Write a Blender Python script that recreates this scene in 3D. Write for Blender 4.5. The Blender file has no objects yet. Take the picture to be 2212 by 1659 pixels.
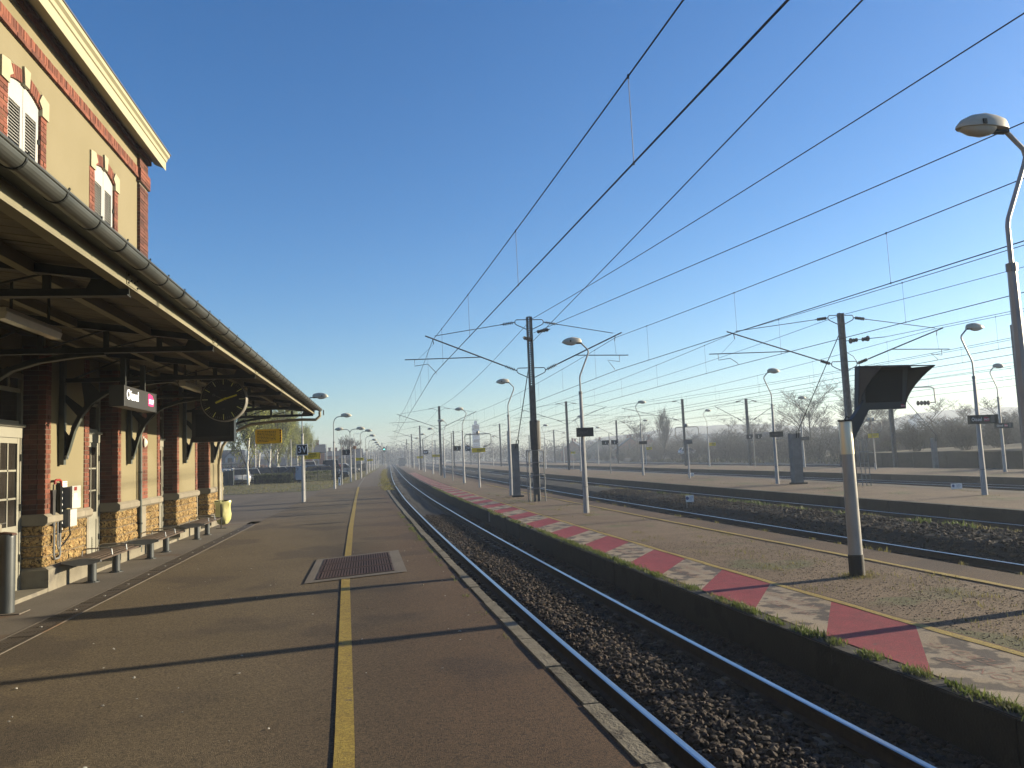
import bpy, bmesh, math, random
import numpy as np
from mathutils import Vector, Matrix
random.seed(7); RNG = np.random.default_rng(11)
R = math.radians
S = bpy.context.scene
COL = S.collection

# ------------------------------------------------------------------ camera, sky, sun, exposure
EYE = Vector((0.0, 0.0, 1.65))
YAW, PITCH, ROLL = R(9.6), R(5.14), R(2.4)
fwd = Vector((math.sin(YAW)*math.cos(PITCH), math.cos(YAW)*math.cos(PITCH), math.sin(PITCH)))
rgt = Vector((math.cos(YAW), -math.sin(YAW), 0)); upv = rgt.cross(fwd)
r2 = rgt*math.cos(ROLL) - upv*math.sin(ROLL); u2 = rgt*math.sin(ROLL) + upv*math.cos(ROLL)
cd = bpy.data.cameras.new('camera'); cam = bpy.data.objects.new('camera', cd); COL.objects.link(cam)
M = Matrix.Identity(4)
for i in range(3):
    M[i][0], M[i][1], M[i][2], M[i][3] = r2[i], u2[i], -fwd[i], EYE[i]
cam.matrix_world = M
cd.sensor_width = 36; cd.lens = 36*1700/2212; cd.clip_start = 0.05; cd.clip_end = 6000
S.camera = cam

SUN_AZ, SUN_EL = R(81.0), R(13.3)          # azimuth clockwise from +Y
W = bpy.data.worlds.new('World'); S.world = W; W.use_nodes = True
nt = W.node_tree
for n in list(nt.nodes): nt.nodes.remove(n)
wo = nt.nodes.new('ShaderNodeOutputWorld'); bg = nt.nodes.new('ShaderNodeBackground'); sky = nt.nodes.new('ShaderNodeTexSky')
sky.sky_type = 'NISHITA'; sky.sun_disc = False; sky.sun_elevation = SUN_EL; sky.sun_rotation = SUN_AZ
sky.altitude = 20; sky.air_density = 1.0; sky.dust_density = 0.5; sky.ozone_density = 3.6
SKY_SAT, HAZE, HAZE_COL = 1.20, .0011, (.60, .69, .82)
bg.inputs['Strength'].default_value = 0.070
hsv = nt.nodes.new('ShaderNodeHueSaturation'); hsv.inputs['Saturation'].default_value = SKY_SAT; hsv.inputs['Hue'].default_value = .507
nt.links.new(sky.outputs[0], hsv.inputs['Color']); nt.links.new(hsv.outputs[0], bg.inputs[0]); nt.links.new(bg.outputs[0], wo.inputs[0])
sl = bpy.data.lights.new('sun', 'SUN'); sl.energy = 5.0; sl.angle = R(0.53); sl.color = (1.0, 0.85, 0.60)
so = bpy.data.objects.new('sun', sl); COL.objects.link(so)
sd = Vector((math.sin(SUN_AZ)*math.cos(SUN_EL), math.cos(SUN_AZ)*math.cos(SUN_EL), math.sin(SUN_EL)))
so.rotation_euler = sd.to_track_quat('Z', 'Y').to_euler(); so.location = (60, 10, 40)
S.view_settings.view_transform = 'Standard'; S.view_settings.look = 'None'
S.view_settings.gamma = 1.0; S.view_settings.exposure = 1.5; S.view_settings.use_curve_mapping = False
S.cycles.max_bounces = 6; S.cycles.diffuse_bounces = 3; S.cycles.glossy_bounces = 3; S.cycles.transmission_bounces = 4
S.cycles.volume_bounces = 1; S.cycles.caustics_reflective = False; S.cycles.caustics_refractive = False
S.cycles.sample_clamp_indirect = 4.0
S.cycles.use_denoising = True

# ------------------------------------------------------------------ levels (z=0 is the top of the near platform)
ZR1, ZR2, ZP2, ZP3, ZP4 = -0.75, -0.86, -0.55, -0.55, -0.55
KY = [-60, -10, 0, 6, 12, 24, 38.5, 50, 75, 100, 133, 200, 280, 400, 600]
KX = [7.4, 3.95, 3.42, 3.13, 2.90, 2.55, 2.25, 2.09, 1.98, 2.06, 2.32, 2.95, 3.65, 5.0, 8.2]
_m = [(KX[i+1]-KX[i])/(KY[i+1]-KY[i]) for i in range(len(KY)-1)]
_t = [_m[0]] + [(_m[i]*(KY[i+1]-KY[i])+_m[i-1]*(KY[i]-KY[i-1]))/(KY[i+1]-KY[i-1]) for i in range(1, len(_m))] + [_m[-1]]
def cx(y):                                       # centre line of the first track
    y = min(max(y, KY[0]), KY[-1]); i = 0
    while i < len(KY)-2 and y > KY[i+1]: i += 1
    h = KY[i+1]-KY[i]; s = (y-KY[i])/h
    return ((2*s**3-3*s*s+1)*KX[i] + (s**3-2*s*s+s)*h*_t[i] + (-2*s**3+3*s*s)*KX[i+1] + (s**3-s*s)*h*_t[i+1])
def px(y, off):                                  # x of a line running at a lateral offset from that track
    return cx(y) + off
def steps(y0, y1, near=1.0):
    ys = [y0]
    while ys[-1] < y1:
        y = ys[-1]; ys.append(min(y1, y + near*max(0.8, abs(y)/14)))
    return ys

# ------------------------------------------------------------------ materials
MATS = {}
K = .55                        # overall reflectance level of the painted and mineral surfaces
def mat(name, c1, c2=None, scale=4.0, rough=0.75, metal=0.0, bump=0.0, bscale=60.0, speck=0.0, sscale=200.0, island=0.0,
        c3=None, c3scale=1.0, c3th=0.55, spec=0.35, emit=None, estr=0.0, detail=4.0, trans=0.0, thin=0.0):
    if name in MATS: return MATS[name]
    if metal < .5 and emit is None: c1, c2, c3 = [None if c is None else tuple(v*K for v in c) for c in (c1, c2, c3)]
    m = bpy.data.materials.new(name); m.use_nodes = True; t = m.node_tree; N = t.nodes; L = t.links
    b = N['Principled BSDF']; b.inputs['Roughness'].default_value = rough; b.inputs['Metallic'].default_value = metal
    b.inputs['Specular IOR Level'].default_value = spec
    tc = N.new('ShaderNodeTexCoord'); co = tc.outputs['Object']
    def noise(s, d=detail):
        n = N.new('ShaderNodeTexNoise'); n.inputs['Scale'].default_value = s; n.inputs['Detail'].default_value = d
        L.new(co, n.inputs['Vector']); return n
    def mix(a, bb, f, mode='MIX'):
        x = N.new('ShaderNodeMix'); x.data_type = 'RGBA'; x.blend_type = mode
        for sck, v in ((x.inputs[6], a), (x.inputs[7], bb), (x.inputs[0], f)):
            if hasattr(v, 'is_linked') or hasattr(v, 'links'): L.new(v, sck)
            elif isinstance(v, (int, float)): sck.default_value = v
            else: sck.default_value = (*v, 1)
        return x.outputs[2]
    def ramp(sck, lo, hi):
        r = N.new('ShaderNodeMapRange'); r.inputs[1].default_value = lo; r.inputs[2].default_value = hi
        L.new(sck, r.inputs[0]); return r.outputs[0]
    col = None
    if c2 is not None:
        col = mix(c1, c2, ramp(noise(scale).outputs['Fac'], 0.35, 0.65))
    else:
        rg = N.new('ShaderNodeRGB'); rg.outputs[0].default_value = (*c1, 1); col = rg.outputs[0]
    if c3 is not None:
        col = mix(col, c3, ramp(noise(c3scale, 6).outputs['Fac'], c3th, c3th+0.06))
    if speck > 0:
        v = N.new('ShaderNodeTexVoronoi'); v.inputs['Scale'].default_value = sscale; L.new(co, v.inputs['Vector'])
        sp = N.new('ShaderNodeSeparateColor'); L.new(v.outputs['Color'], sp.inputs[0])
        hs = N.new('ShaderNodeMapRange'); hs.inputs[3].default_value = 1-speck; hs.inputs[4].default_value = 1+speck
        L.new(sp.outputs[0], hs.inputs[0])
        vm = N.new('ShaderNodeVectorMath'); vm.operation = 'SCALE'; L.new(col, vm.inputs[0]); L.new(hs.outputs[0], vm.inputs['Scale'])
        col = vm.outputs[0]
    if island > 0:
        g = N.new('ShaderNodeNewGeometry'); oi = N.new('ShaderNodeObjectInfo')
        ad = N.new('ShaderNodeMath'); ad.operation = 'ADD'; L.new(g.outputs['Random Per Island'], ad.inputs[0]); L.new(oi.outputs['Random'], ad.inputs[1])
        fr = N.new('ShaderNodeMath'); fr.operation = 'FRACT'; L.new(ad.outputs[0], fr.inputs[0])
        hs = N.new('ShaderNodeMapRange'); hs.inputs[3].default_value = 1-island; hs.inputs[4].default_value = 1+island
        L.new(fr.outputs[0], hs.inputs[0])
        vm = N.new('ShaderNodeVectorMath'); vm.operation = 'SCALE'; L.new(col, vm.inputs[0]); L.new(hs.outputs[0], vm.inputs['Scale'])
        col = vm.outputs[0]
    L.new(col, b.inputs['Base Color'])
    if bump > 0:
        bp = N.new('ShaderNodeBump'); bp.inputs['Strength'].default_value = min(1, bump); bp.inputs['Distance'].default_value = 0.01*max(1, bump)
        L.new(noise(bscale, 5).outputs['Fac'], bp.inputs['Height']); L.new(bp.outputs[0], b.inputs['Normal'])
    if emit is not None:
        b.inputs['Emission Color'].default_value = (*emit, 1); b.inputs['Emission Strength'].default_value = estr
    if trans > 0: b.inputs['Transmission Weight'].default_value = trans
    if thin > 0:                      # thin leaves let the low sun through
        tr = N.new('ShaderNodeBsdfTranslucent'); mx = N.new('ShaderNodeMixShader'); mx.inputs[0].default_value = thin
        L.new(col, tr.inputs['Color']); L.new(b.outputs[0], mx.inputs[1]); L.new(tr.outputs[0], mx.inputs[2]); L.new(mx.outputs[0], N['Material Output'].inputs['Surface'])
    MATS[name] = m; return m

asphalt = mat('asphalt_brown', (.140, .102, .053), (.168, .124, .068), scale=.55, rough=.85, bump=1.0, bscale=170, speck=.55, sscale=95, c3=(.105,.076,.044), c3scale=.45, c3th=.53)
asph_red_unused = lambda: mat('asphalt_red', (.165, .090, .060), (.195, .112, .075), scale=.7, rough=.9, bump=1.0, bscale=170, speck=.55, sscale=95)
asph_grey = mat('asphalt_grey', (.135, .108, .078), (.17, .135, .10), scale=.5, rough=.9, bump=.8, bscale=120, speck=.35, sscale=80)
conc_apron = mat('apron_concrete', (.17, .145, .115), (.215, .185, .15), scale=1.1, rough=.85, bump=.5, bscale=90, speck=.2, sscale=90, c3=(.17,.10,.055), c3scale=.7, c3th=.60)
concrete = mat('concrete', (.24, .215, .165), (.31, .28, .215), scale=3, rough=.85, bump=.6, bscale=60, c3=(.2,.18,.15), c3scale=2.5, c3th=.6, island=.08)
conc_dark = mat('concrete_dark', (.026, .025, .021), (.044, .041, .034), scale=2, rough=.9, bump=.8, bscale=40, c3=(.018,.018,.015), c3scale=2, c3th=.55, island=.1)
conc_grey = mat('concrete_grey', (.24, .235, .22), (.33, .32, .30), scale=3, rough=.85, bump=.4, bscale=60)
coping = mat('coping_stone', (.19, .165, .115), (.25, .22, .16), scale=5, rough=.85, bump=1.0, bscale=45, c3=(.12,.10,.07), c3scale=6, c3th=.55, island=.12)
gravel = mat('earth_gravel', (.165, .108, .064), (.215, .146, .09), scale=1.2, rough=.95, bump=1.4, bscale=60, speck=.5, sscale=60, c3=(.12,.115,.045), c3scale=.55, c3th=.57)
grassy = mat('grassy_earth', (.125, .105, .05), (.175, .14, .08), scale=.8, rough=.95, bump=2.0, bscale=25, speck=.5, sscale=30, c3=(.085,.105,.03), c3scale=.5, c3th=.5)
ballast_m = mat('ballast', (.042, .031, .024), (.078, .052, .035), scale=30, rough=.9, island=.55, bump=.5, bscale=120)
bed_m = mat('ballast_bed', (.018, .015, .012), (.028, .022, .017), scale=8, rough=.95, bump=3, bscale=18, speck=.5, sscale=18)
yellow = mat('yellow_paint', (.50, .36, .06), (.42, .29, .05), scale=6, rough=.7, bump=.7, bscale=170, speck=.35, sscale=95, c3=(.22,.15,.07), c3scale=9, c3th=.63)
redp = mat('red_paint', (.36, .030, .042), (.29, .025, .035), scale=4, rough=.75, bump=.7, bscale=120, speck=.3, sscale=90, c3=(.14,.055,.05), c3scale=5, c3th=.66)
whitep = mat('white_paint_worn', (.46, .38, .27), (.40, .30, .18), scale=1.4, rough=.75, bump=.7, bscale=120, speck=.2, sscale=90, c3=(.12,.09,.065), c3scale=2.6, c3th=.50)
rust_paint = mat('faded_red_letters', (.42, .15, .10), (.45, .35, .24), scale=11, rough=.8)
rail_side = mat('rail_rust', (.045, .032, .026), (.075, .05, .036), scale=12, rough=.8, metal=.2)
rail_head = mat('rail_polished', (.52, .52, .54), rough=.28, metal=1.0)
sleeper_m = mat('sleeper_concrete', (.15, .125, .095), (.20, .165, .125), scale=6, rough=.9, bump=.6, bscale=50, island=.15)
grass_m = mat('grass_green', (.13, .185, .04), (.18, .215, .06), scale=20, rough=.7, island=.45, thin=.45)
grass_dry = mat('grass_dry', (.22, .22, .07), (.28, .24, .10), scale=20, rough=.8, island=.4, thin=.45)
weed_m = mat('weed_leaf', (.10, .15, .035), (.14, .18, .045), scale=20, rough=.6, island=.4, thin=.45)
brick_m = mat('brick_red', (.20, .062, .038), (.25, .085, .05), scale=9, rough=.85, bump=.6, bscale=70, island=.38)
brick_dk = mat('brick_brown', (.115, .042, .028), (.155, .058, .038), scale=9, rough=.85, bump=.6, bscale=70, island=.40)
mortar = mat('mortar', (.26, .225, .18), (.20, .17, .13), scale=8, rough=.95, bump=.5)
render_m = mat('ochre_render', (.285, .245, .142), (.31, .268, .162), scale=.9, rough=.9, bump=.35, bscale=130, c3=(.262,.224,.125), c3scale=.6, c3th=.57)
rubble = mat('rubble_stone', (.56, .40, .17), (.40, .24, .09), scale=11, rough=.95, bump=9, bscale=30, speck=.45, sscale=42, island=.15, c3=(.10,.06,.03), c3scale=24, c3th=.56)
capst = mat('cap_stone', (.30, .265, .20), (.35, .31, .24), scale=4, rough=.85, bump=.4, bscale=80, island=.06)
doorp = mat('door_paint', (.36, .35, .29), (.40, .39, .325), scale=3, rough=.5, c3=(.40,.38,.31), c3scale=5, c3th=.64)
glass = mat('window_glass', (.03, .027, .024), (.045, .04, .035), scale=2, rough=.06, spec=.5)
shut_m = mat('shutter_paint', (.62, .62, .59), (.58, .58, .55), scale=5, rough=.5)
cornice_m = mat('cornice_paint', (.54, .50, .33), (.51, .47, .31), scale=3, rough=.6)
keyst = mat('pale_keystone', (.54, .50, .34), (.50, .455, .30), scale=5, rough=.8, bump=.3)
roof_m = mat('zinc_roof', (.16, .165, .17), (.20, .205, .21), scale=2, rough=.5, metal=.4)
gutter_m = mat('gutter_zinc', (.085, .092, .085), (.12, .125, .115), scale=3.5, rough=.42, metal=.55, c3=(.16,.155,.13), c3scale=2.2, c3th=.66)
iron = mat('dark_iron', (.035, .040, .038), (.05, .055, .05), scale=8, rough=.55, metal=.3)
iron_gr = mat('grey_green_iron', (.10, .115, .10), (.13, .145, .125), scale=8, rough=.5, metal=.2)
fascia_m = mat('fascia_cream', (.34, .315, .21), (.30, .28, .19), scale=5, rough=.7, c3=(.3,.25,.16), c3scale=12, c3th=.68)
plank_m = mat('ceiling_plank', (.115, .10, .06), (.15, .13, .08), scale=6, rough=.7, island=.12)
polew = mat('white_pole_paint', (.60, .60, .59), (.54, .54, .53), scale=6, rough=.4, c3=(.45,.42,.38), c3scale=7, c3th=.68)
poleg = mat('grey_pole_paint', (.33, .34, .34), (.40, .41, .41), scale=6, rough=.45, metal=.3)
shell = mat('lamp_shell', (.85, .78, .62), (.76, .69, .54), scale=9, rough=.5, c3=(.34,.30,.23), c3scale=9, c3th=.66)
lampglass = mat('lamp_bowl', (.8, .8, .72), (.9, .9, .82), scale=6, rough=.25, spec=.6)
mast_m = mat('mast_steel', (.075, .08, .085), (.12, .125, .13), scale=6, rough=.55, metal=.5, c3=(.10,.07,.05), c3scale=5, c3th=.64)
wire_m = mat('wire', (.022, .022, .024), rough=.6, metal=.4)
insul = mat('insulator', (.03, .02, .018), rough=.5)
blackp = mat('black_plastic', (.012, .013, .014), rough=.4)
signk = mat('sign_black', (.018, .019, .021), rough=.35)
signgr = mat('sign_charcoal', (.045, .043, .040), rough=.5)
signblue = mat('sign_navy', (.018, .026, .038), rough=.35)
signw = mat('sign_white', (1.4, 1.4, 1.36), rough=.5)
signlit = mat('sign_letter_backlit', (.9, .9, .88), rough=.5, emit=(1, 1, .97), estr=.55)
signpale = mat('sign_letter_dull', (1.2, 1.22, 1.24), rough=.5)
logo_red = mat('logo_magenta', (.50, .02, .07), rough=.4)
logo_lit = mat('logo_backlit', (.55, .02, .10), rough=.4, emit=(.7, .03, .14), estr=.35)
signy = mat('sign_yellow', (1.6, 1.05, .03), (1.5, .98, .03), scale=3, rough=.5)
ink = mat('sign_ink', (.16, .10, .015), rough=.6)
inkk = mat('sign_stripe_black', (.05, .03, .02), rough=.6)
inkr = mat('sign_stripe_red', (.36, .03, .02), rough=.6)
screen_m = mat('screen_off', (.008, .011, .013), rough=.5, spec=.15)
caseg = mat('display_case', (.055, .065, .072), (.065, .075, .082), scale=3, rough=.45)
alu = mat('aluminium_post', (.52, .51, .48), (.60, .585, .55), scale=2, rough=.42, metal=.2)
alu_lt = mat('aluminium_light', (.60, .54, .42), rough=.35, metal=.6)
rubberk = mat('black_rubber', (.02, .02, .022), rough=.7)
greyp = mat('grey_cabinet', (.26, .27, .28), rough=.55)
whitebox = mat('white_cabinet', (.66, .65, .62), rough=.5)
redpipe = mat('red_pipe', (.38, .04, .03), rough=.5)
cream_pipe = mat('cream_pipe', (.50, .44, .30), (.42, .37, .25), scale=6, rough=.6)
bag_m = mat('yellow_bag', (1.0, .98, .40), (1.1, 1.06, .52), scale=7, rough=.3, trans=.25)
benchwood = mat('bench_slat', (.10, .072, .052), (.14, .098, .07), scale=9, rough=.6)
steel_lt = mat('bright_steel', (.45, .45, .44), rough=.3, metal=.9)
bench_leg = mat('bench_leg_grey', (.085, .095, .10), (.10, .11, .115), scale=4, rough=.45, metal=.3)
rustiron = mat('rusty_iron', (.115, .065, .045), (.16, .085, .06), scale=9, rough=.7, metal=.4, c3=(.08,.055,.045), c3scale=14, c3th=.55)
void = mat('pit_dark', (.01, .009, .008), rough=1)
bark_w = mat('birch_bark', (1.0, .98, .88), (.85, .82, .72), scale=5, rough=.8, c3=(.12,.11,.09), c3scale=6, c3th=.60)
bark_g = mat('grey_bark', (.085, .07, .055), (.12, .10, .08), scale=6, rough=.9)
twig_m = mat('twig', (.075, .062, .05), (.105, .085, .068), scale=2, rough=.9, island=.25)
leaf_b = mat('birch_leaf', (.30, .34, .07), (.38, .40, .11), scale=3, rough=.6, island=.35, thin=.45)
leaf_d = mat('dark_leaf', (.09, .12, .035), (.13, .15, .05), scale=3, rough=.7, island=.4, thin=.4)
blossom = mat('blossom_leaf', (.26, .15, .13), (.32, .20, .17), scale=3, rough=.7, island=.3)
wood_far = mat('far_wood', (.085, .072, .058), (.115, .098, .075), scale=.3, rough=1)
hill_m = mat('hill_wood', (.07, .075, .06), (.10, .10, .08), scale=.02, rough=1)
field = mat('rough_field', (.12, .105, .06), (.16, .13, .08), scale=.08, rough=1, c3=(.10,.11,.05), c3scale=.05, c3th=.52)
siding = mat('siding_ground', (.07, .058, .048), (.10, .085, .066), scale=.6, rough=1, bump=2, bscale=12, speck=.4, sscale=14, c3=(.11,.115,.05), c3scale=.3, c3th=.6)
housebrick = mat('house_brick', (.36, .13, .085), (.42, .16, .11), scale=4, rough=.9)
houserend = mat('house_render', (.55, .45, .33), (.6, .5, .37), scale=2, rough=.9)
slate = mat('slate_roof', (.07, .075, .085), (.095, .10, .11), scale=3, rough=.6)
housew = mat('house_white', (.7, .69, .66), rough=.7)
tower_m = mat('tower_hazed', (.62, .68, .76), rough=.9)  # pale bluish tone puts distance haze into the tower colour
tyre_m = mat('tyre', (.015, .015, .016), rough=.8)
rim_m = mat('wheel_rim', (.4, .4, .41), rough=.35, metal=.8)
tail_m = mat('tail_light', (.5, .015, .015), rough=.2)
tail_on = mat('tail_light_red', (.7, .01, .02), rough=.2)
head_m = mat('head_light', (.7, .7, .68), rough=.15)
sig_green = mat('signal_green_lamp', (.1, .8, .7), rough=.3, emit=(.15, 1, .85), estr=1.0)
def paint(name, c): return mat('car_paint_'+name, tuple(min(1.6, v*1.5) for v in c), rough=.28, metal=.25, spec=.6)
CARP = [('silver', paint('silver', (.48, .49, .50))), ('dark blue', paint('dark_blue', (.03, .05, .12))), ('black', paint('black', (.015, .016, .018))),
        ('grey', paint('grey', (.16, .17, .18))), ('white', paint('white', (.70, .70, .69))), ('red', paint('red', (.36, .02, .02))), ('blue grey', paint('blue_grey', (.14, .19, .26)))]
carglass = mat('car_glass', (.02, .024, .028), rough=.05, spec=.6)

def dust_vignette(m, x0, x1, tint):
    # brake dust stains the paving red-brown towards the track; tint also paints in vignetting
    t = m.node_tree; N = t.nodes; L = t.links; b = N['Principled BSDF']; src = b.inputs['Base Color'].links[0].from_socket
    g = N.new('ShaderNodeNewGeometry'); sp = N.new('ShaderNodeSeparateXYZ'); L.new(g.outputs['Position'], sp.inputs[0])
    n = N.new('ShaderNodeTexNoise'); n.inputs['Scale'].default_value = .5; n.inputs['Detail'].default_value = 5; L.new(g.outputs['Position'], n.inputs['Vector'])
    a = N.new('ShaderNodeMath'); a.operation = 'MULTIPLY_ADD'; a.inputs[1].default_value = 1.6; L.new(n.outputs['Fac'], a.inputs[0]); L.new(sp.outputs[0], a.inputs[2])
    r = N.new('ShaderNodeMapRange'); r.interpolation_type = 'SMOOTHSTEP'; r.inputs[1].default_value = x0+.8; r.inputs[2].default_value = x1+.8; L.new(a.outputs[0], r.inputs[0])
    x = N.new('ShaderNodeMix'); x.data_type = 'RGBA'; x.blend_type = 'MULTIPLY'; L.new(src, x.inputs[6]); x.inputs[7].default_value = (*tint, 1); L.new(r.outputs[0], x.inputs[0])
    L.new(x.outputs[2], b.inputs['Base Color'])
dust_vignette(asphalt, -1.5, 1.2, (.74, .56, .48))

# ------------------------------------------------------------------ mesh helper and object helpers
WL = {}
class MB:
    def __init__(s): s.v = []; s.f = []; s.mi = []; s.cur = 0
    def quad(s, a, b, c, d):
        n = len(s.v); s.v += [tuple(a), tuple(b), tuple(c), tuple(d)]; s.f.append((n, n+1, n+2, n+3)); s.mi.append(s.cur); return s
    def poly(s, pts):
        n = len(s.v); s.v += [tuple(p) for p in pts]; s.f.append(tuple(range(n, n+len(pts)))); s.mi.append(s.cur); return s
    def box(s, x0, x1, y0, y1, z0, z1):
        n = len(s.v)
        s.v += [(x0,y0,z0),(x1,y0,z0),(x1,y1,z0),(x0,y1,z0),(x0,y0,z1),(x1,y0,z1),(x1,y1,z1),(x0,y1,z1)]
        for q in ((3,2,1,0),(4,5,6,7),(0,1,5,4),(1,2,6,5),(2,3,7,6),(3,0,4,7)):
            s.f.append(tuple(n+i for i in q)); s.mi.append(s.cur)
        return s
    def bar(s, p, q, w, h=None, up=(0, 0, 1)):
        p, q = Vector(p), Vector(q); h = h or w; d = (q-p).normalized(); u = Vector(up)
        if abs(d.dot(u)) > .98: u = Vector((0, 1, 0))
        a = d.cross(u).normalized(); b = a.cross(d).normalized(); n = len(s.v)
        for e in (p, q):
            for i, j in ((-1,-1),(1,-1),(1,1),(-1,1)): s.v.append(tuple(e + a*i*w/2 + b*j*h/2))
        for qd in ((3,2,1,0),(4,5,6,7),(0,1,5,4),(1,2,6,5),(2,3,7,6),(3,0,4,7)):
            s.f.append(tuple(n+i for i in qd)); s.mi.append(s.cur)
        return s
    def tube(s, pts, r, n=8, caps=True):
        pts = [Vector(p) for p in pts]; k = len(pts); rs = r if isinstance(r, (list, tuple)) else [r]*k
        base = len(s.v); prev = None
        for i, p in enumerate(pts):
            d = (pts[min(i+1, k-1)] - pts[max(i-1, 0)]).normalized()
            if prev is None:
                ref = Vector((0, 0, 1)) if abs(d.z) < .9 else Vector((1, 0, 0))
                a = d.cross(ref).normalized()
            else:
                a = (prev - d*prev.dot(d)).normalized()
            prev = a; b = d.cross(a)
            for j in range(n):
                t = 2*math.pi*j/n; s.v.append(tuple(p + (a*math.cos(t)+b*math.sin(t))*rs[i]))
        for i in range(k-1):
            for j in range(n):
                s.f.append((base+i*n+j, base+i*n+(j+1)%n, base+(i+1)*n+(j+1)%n, base+(i+1)*n+j)); s.mi.append(s.cur)
        if caps:
            s.f.append(tuple(base+j for j in range(n-1, -1, -1))); s.mi.append(s.cur)
            s.f.append(tuple(base+(k-1)*n+j for j in range(n))); s.mi.append(s.cur)
        return s
    def prism(s, poly, axis, d0, d1):
        def mk(a, b, d): return {'x': (d, a, b), 'y': (a, d, b), 'z': (a, b, d)}[axis]
        n = len(poly); base = len(s.v)
        s.v += [mk(a, b, d0) for a, b in poly] + [mk(a, b, d1) for a, b in poly]
        s.f.append(tuple(base+i for i in range(n-1, -1, -1))); s.mi.append(s.cur)
        s.f.append(tuple(base+n+i for i in range(n))); s.mi.append(s.cur)
        for i in range(n):
            s.f.append((base+i, base+(i+1)%n, base+n+(i+1)%n, base+n+i)); s.mi.append(s.cur)
        return s
    def lathe(s, prof, c, n=16, axis='z', squash=(1, 1)):
        base = len(s.v); k = len(prof)
        for r, h in prof:
            for j in range(n):
                t = 2*math.pi*j/n; a, b = r*math.cos(t)*squash[0], r*math.sin(t)*squash[1]
                s.v.append({'z': (c[0]+a, c[1]+b, c[2]+h), 'y': (c[0]+a, c[1]+h, c[2]+b), 'x': (c[0]+h, c[1]+a, c[2]+b)}[axis])
        for i in range(k-1):
            for j in range(n):
                s.f.append((base+i*n+j, base+i*n+(j+1)%n, base+(i+1)*n+(j+1)%n, base+(i+1)*n+j)); s.mi.append(s.cur)
        s.f.append(tuple(base+j for j in range(n-1, -1, -1))); s.mi.append(s.cur)
        s.f.append(tuple(base+(k-1)*n+j for j in range(n))); s.mi.append(s.cur)
        return s
    def build(s, name, m, parent=None, smooth=False, fixn=True):
        me = bpy.data.meshes.new(name)
        ox, oy, oz = WL.get(parent.name, (0, 0, 0)) if parent is not None else (0, 0, 0)
        me.from_pydata([(x-ox, y-oy, z-oz) for x, y, z in s.v], [], s.f)
        for mm in (m if isinstance(m, (list, tuple)) else [m]): me.materials.append(mm)
        if any(s.mi): me.polygons.foreach_set('material_index', s.mi)
        if fixn:
            bm = bmesh.new(); bm.from_mesh(me); bmesh.ops.recalc_face_normals(bm, faces=bm.faces); bm.to_mesh(me); bm.free()
        if smooth:
            me.polygons.foreach_set('use_smooth', [True]*len(me.polygons))
            try: me.set_sharp_from_angle(angle=R(40))
            except Exception: pass
        o = bpy.data.objects.new(name, me); COL.objects.link(o)
        if parent is not None: o.parent = parent; WL[o.name] = (ox, oy, oz)
        return o

USED = {}
def tag(o, label=None, cat=None, group=None, kind=None):
    if label: o['label'] = label
    if cat: o['category'] = cat
    if group: o['group'] = group
    if kind: o['kind'] = kind
    return o
def thing(name, label, cat, loc=(0, 0, 0), group=None, rz=0):
    o = bpy.data.objects.new(name, None); COL.objects.link(o); o.location = loc; o.rotation_euler = (0, 0, rz)
    o.empty_display_size = .2
    WL[o.name] = tuple(loc); return tag(o, label, cat, group)
def struct(mb, name, m, label=None, smooth=False):
    o = mb.build(name, m, smooth=smooth); o['kind'] = 'structure'
    if label: o['label'] = label
    return o
def dup(o, loc, rz=None, label=None, scale=None):
    kids = {}
    for c in bpy.data.objects:
        if c.parent: kids.setdefault(c.parent.name, []).append(c)
    def rec(a, par):
        c = a.copy(); COL.objects.link(c)
        if par is not None: c.parent = par
        for k in kids.get(a.name, []): rec(k, c)
        return c
    r = rec(o, None); r.location = loc; WL[r.name] = tuple(loc)
    if rz is not None: r.rotation_euler = (0, 0, rz)
    if scale is not None: r.scale = scale if hasattr(scale, '__len__') else (scale,)*3
    if label: r['label'] = label
    return r
FONT = None
def text(name, s, size, loc, rot, m, parent, sx=1.0, align='CENTER', bold=.0):
    cu = bpy.data.curves.new(name, 'FONT'); cu.body = s; cu.size = size; cu.align_x = align; cu.align_y = 'CENTER'
    cu.extrude = 0 if name.startswith('faded') else .0015; cu.space_character = 1.06; cu.resolution_u = 3; cu.offset = bold
    t = bpy.data.objects.new(name+'_tmp', cu); COL.objects.link(t)
    dg = bpy.context.evaluated_depsgraph_get(); me = bpy.data.meshes.new_from_object(t.evaluated_get(dg)); me.name = name
    bpy.data.objects.remove(t); me.materials.clear(); me.materials.append(m)
    o = bpy.data.objects.new(name, me); COL.objects.link(o); o.parent = parent
    P = WL.get(parent.name, (0, 0, 0)); o.location = (loc[0]-P[0], loc[1]-P[1], loc[2]-P[2])
    o.rotation_euler = rot; o.scale = (sx, 1, 1); return o
FRONT = (R(90), 0, 0)                 # lettering on a face that looks towards -Y
EAST = (R(90), 0, R(90))              # lettering on a face that looks towards +X
def ordn(i): return ['first','second','third','fourth','fifth','sixth','seventh','eighth','ninth','tenth','eleventh','twelfth','thirteenth','fourteenth'][i]
def strip(o0, o1, z, y0, y1, mb=None, z1=None, near=1.0, f0=None, f1=None):
    mb = mb or MB(); ys = steps(y0, y1, near)
    for a, b in zip(ys[:-1], ys[1:]):
        g = lambda o, y: (o(y) if callable(o) else px(y, o))
        mb.quad((g(o0, a), a, z), (g(o1, a), a, z if z1 is None else z1), (g(o1, b), b, z if z1 is None else z1), (g(o0, b), b, z))
    return mb
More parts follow.
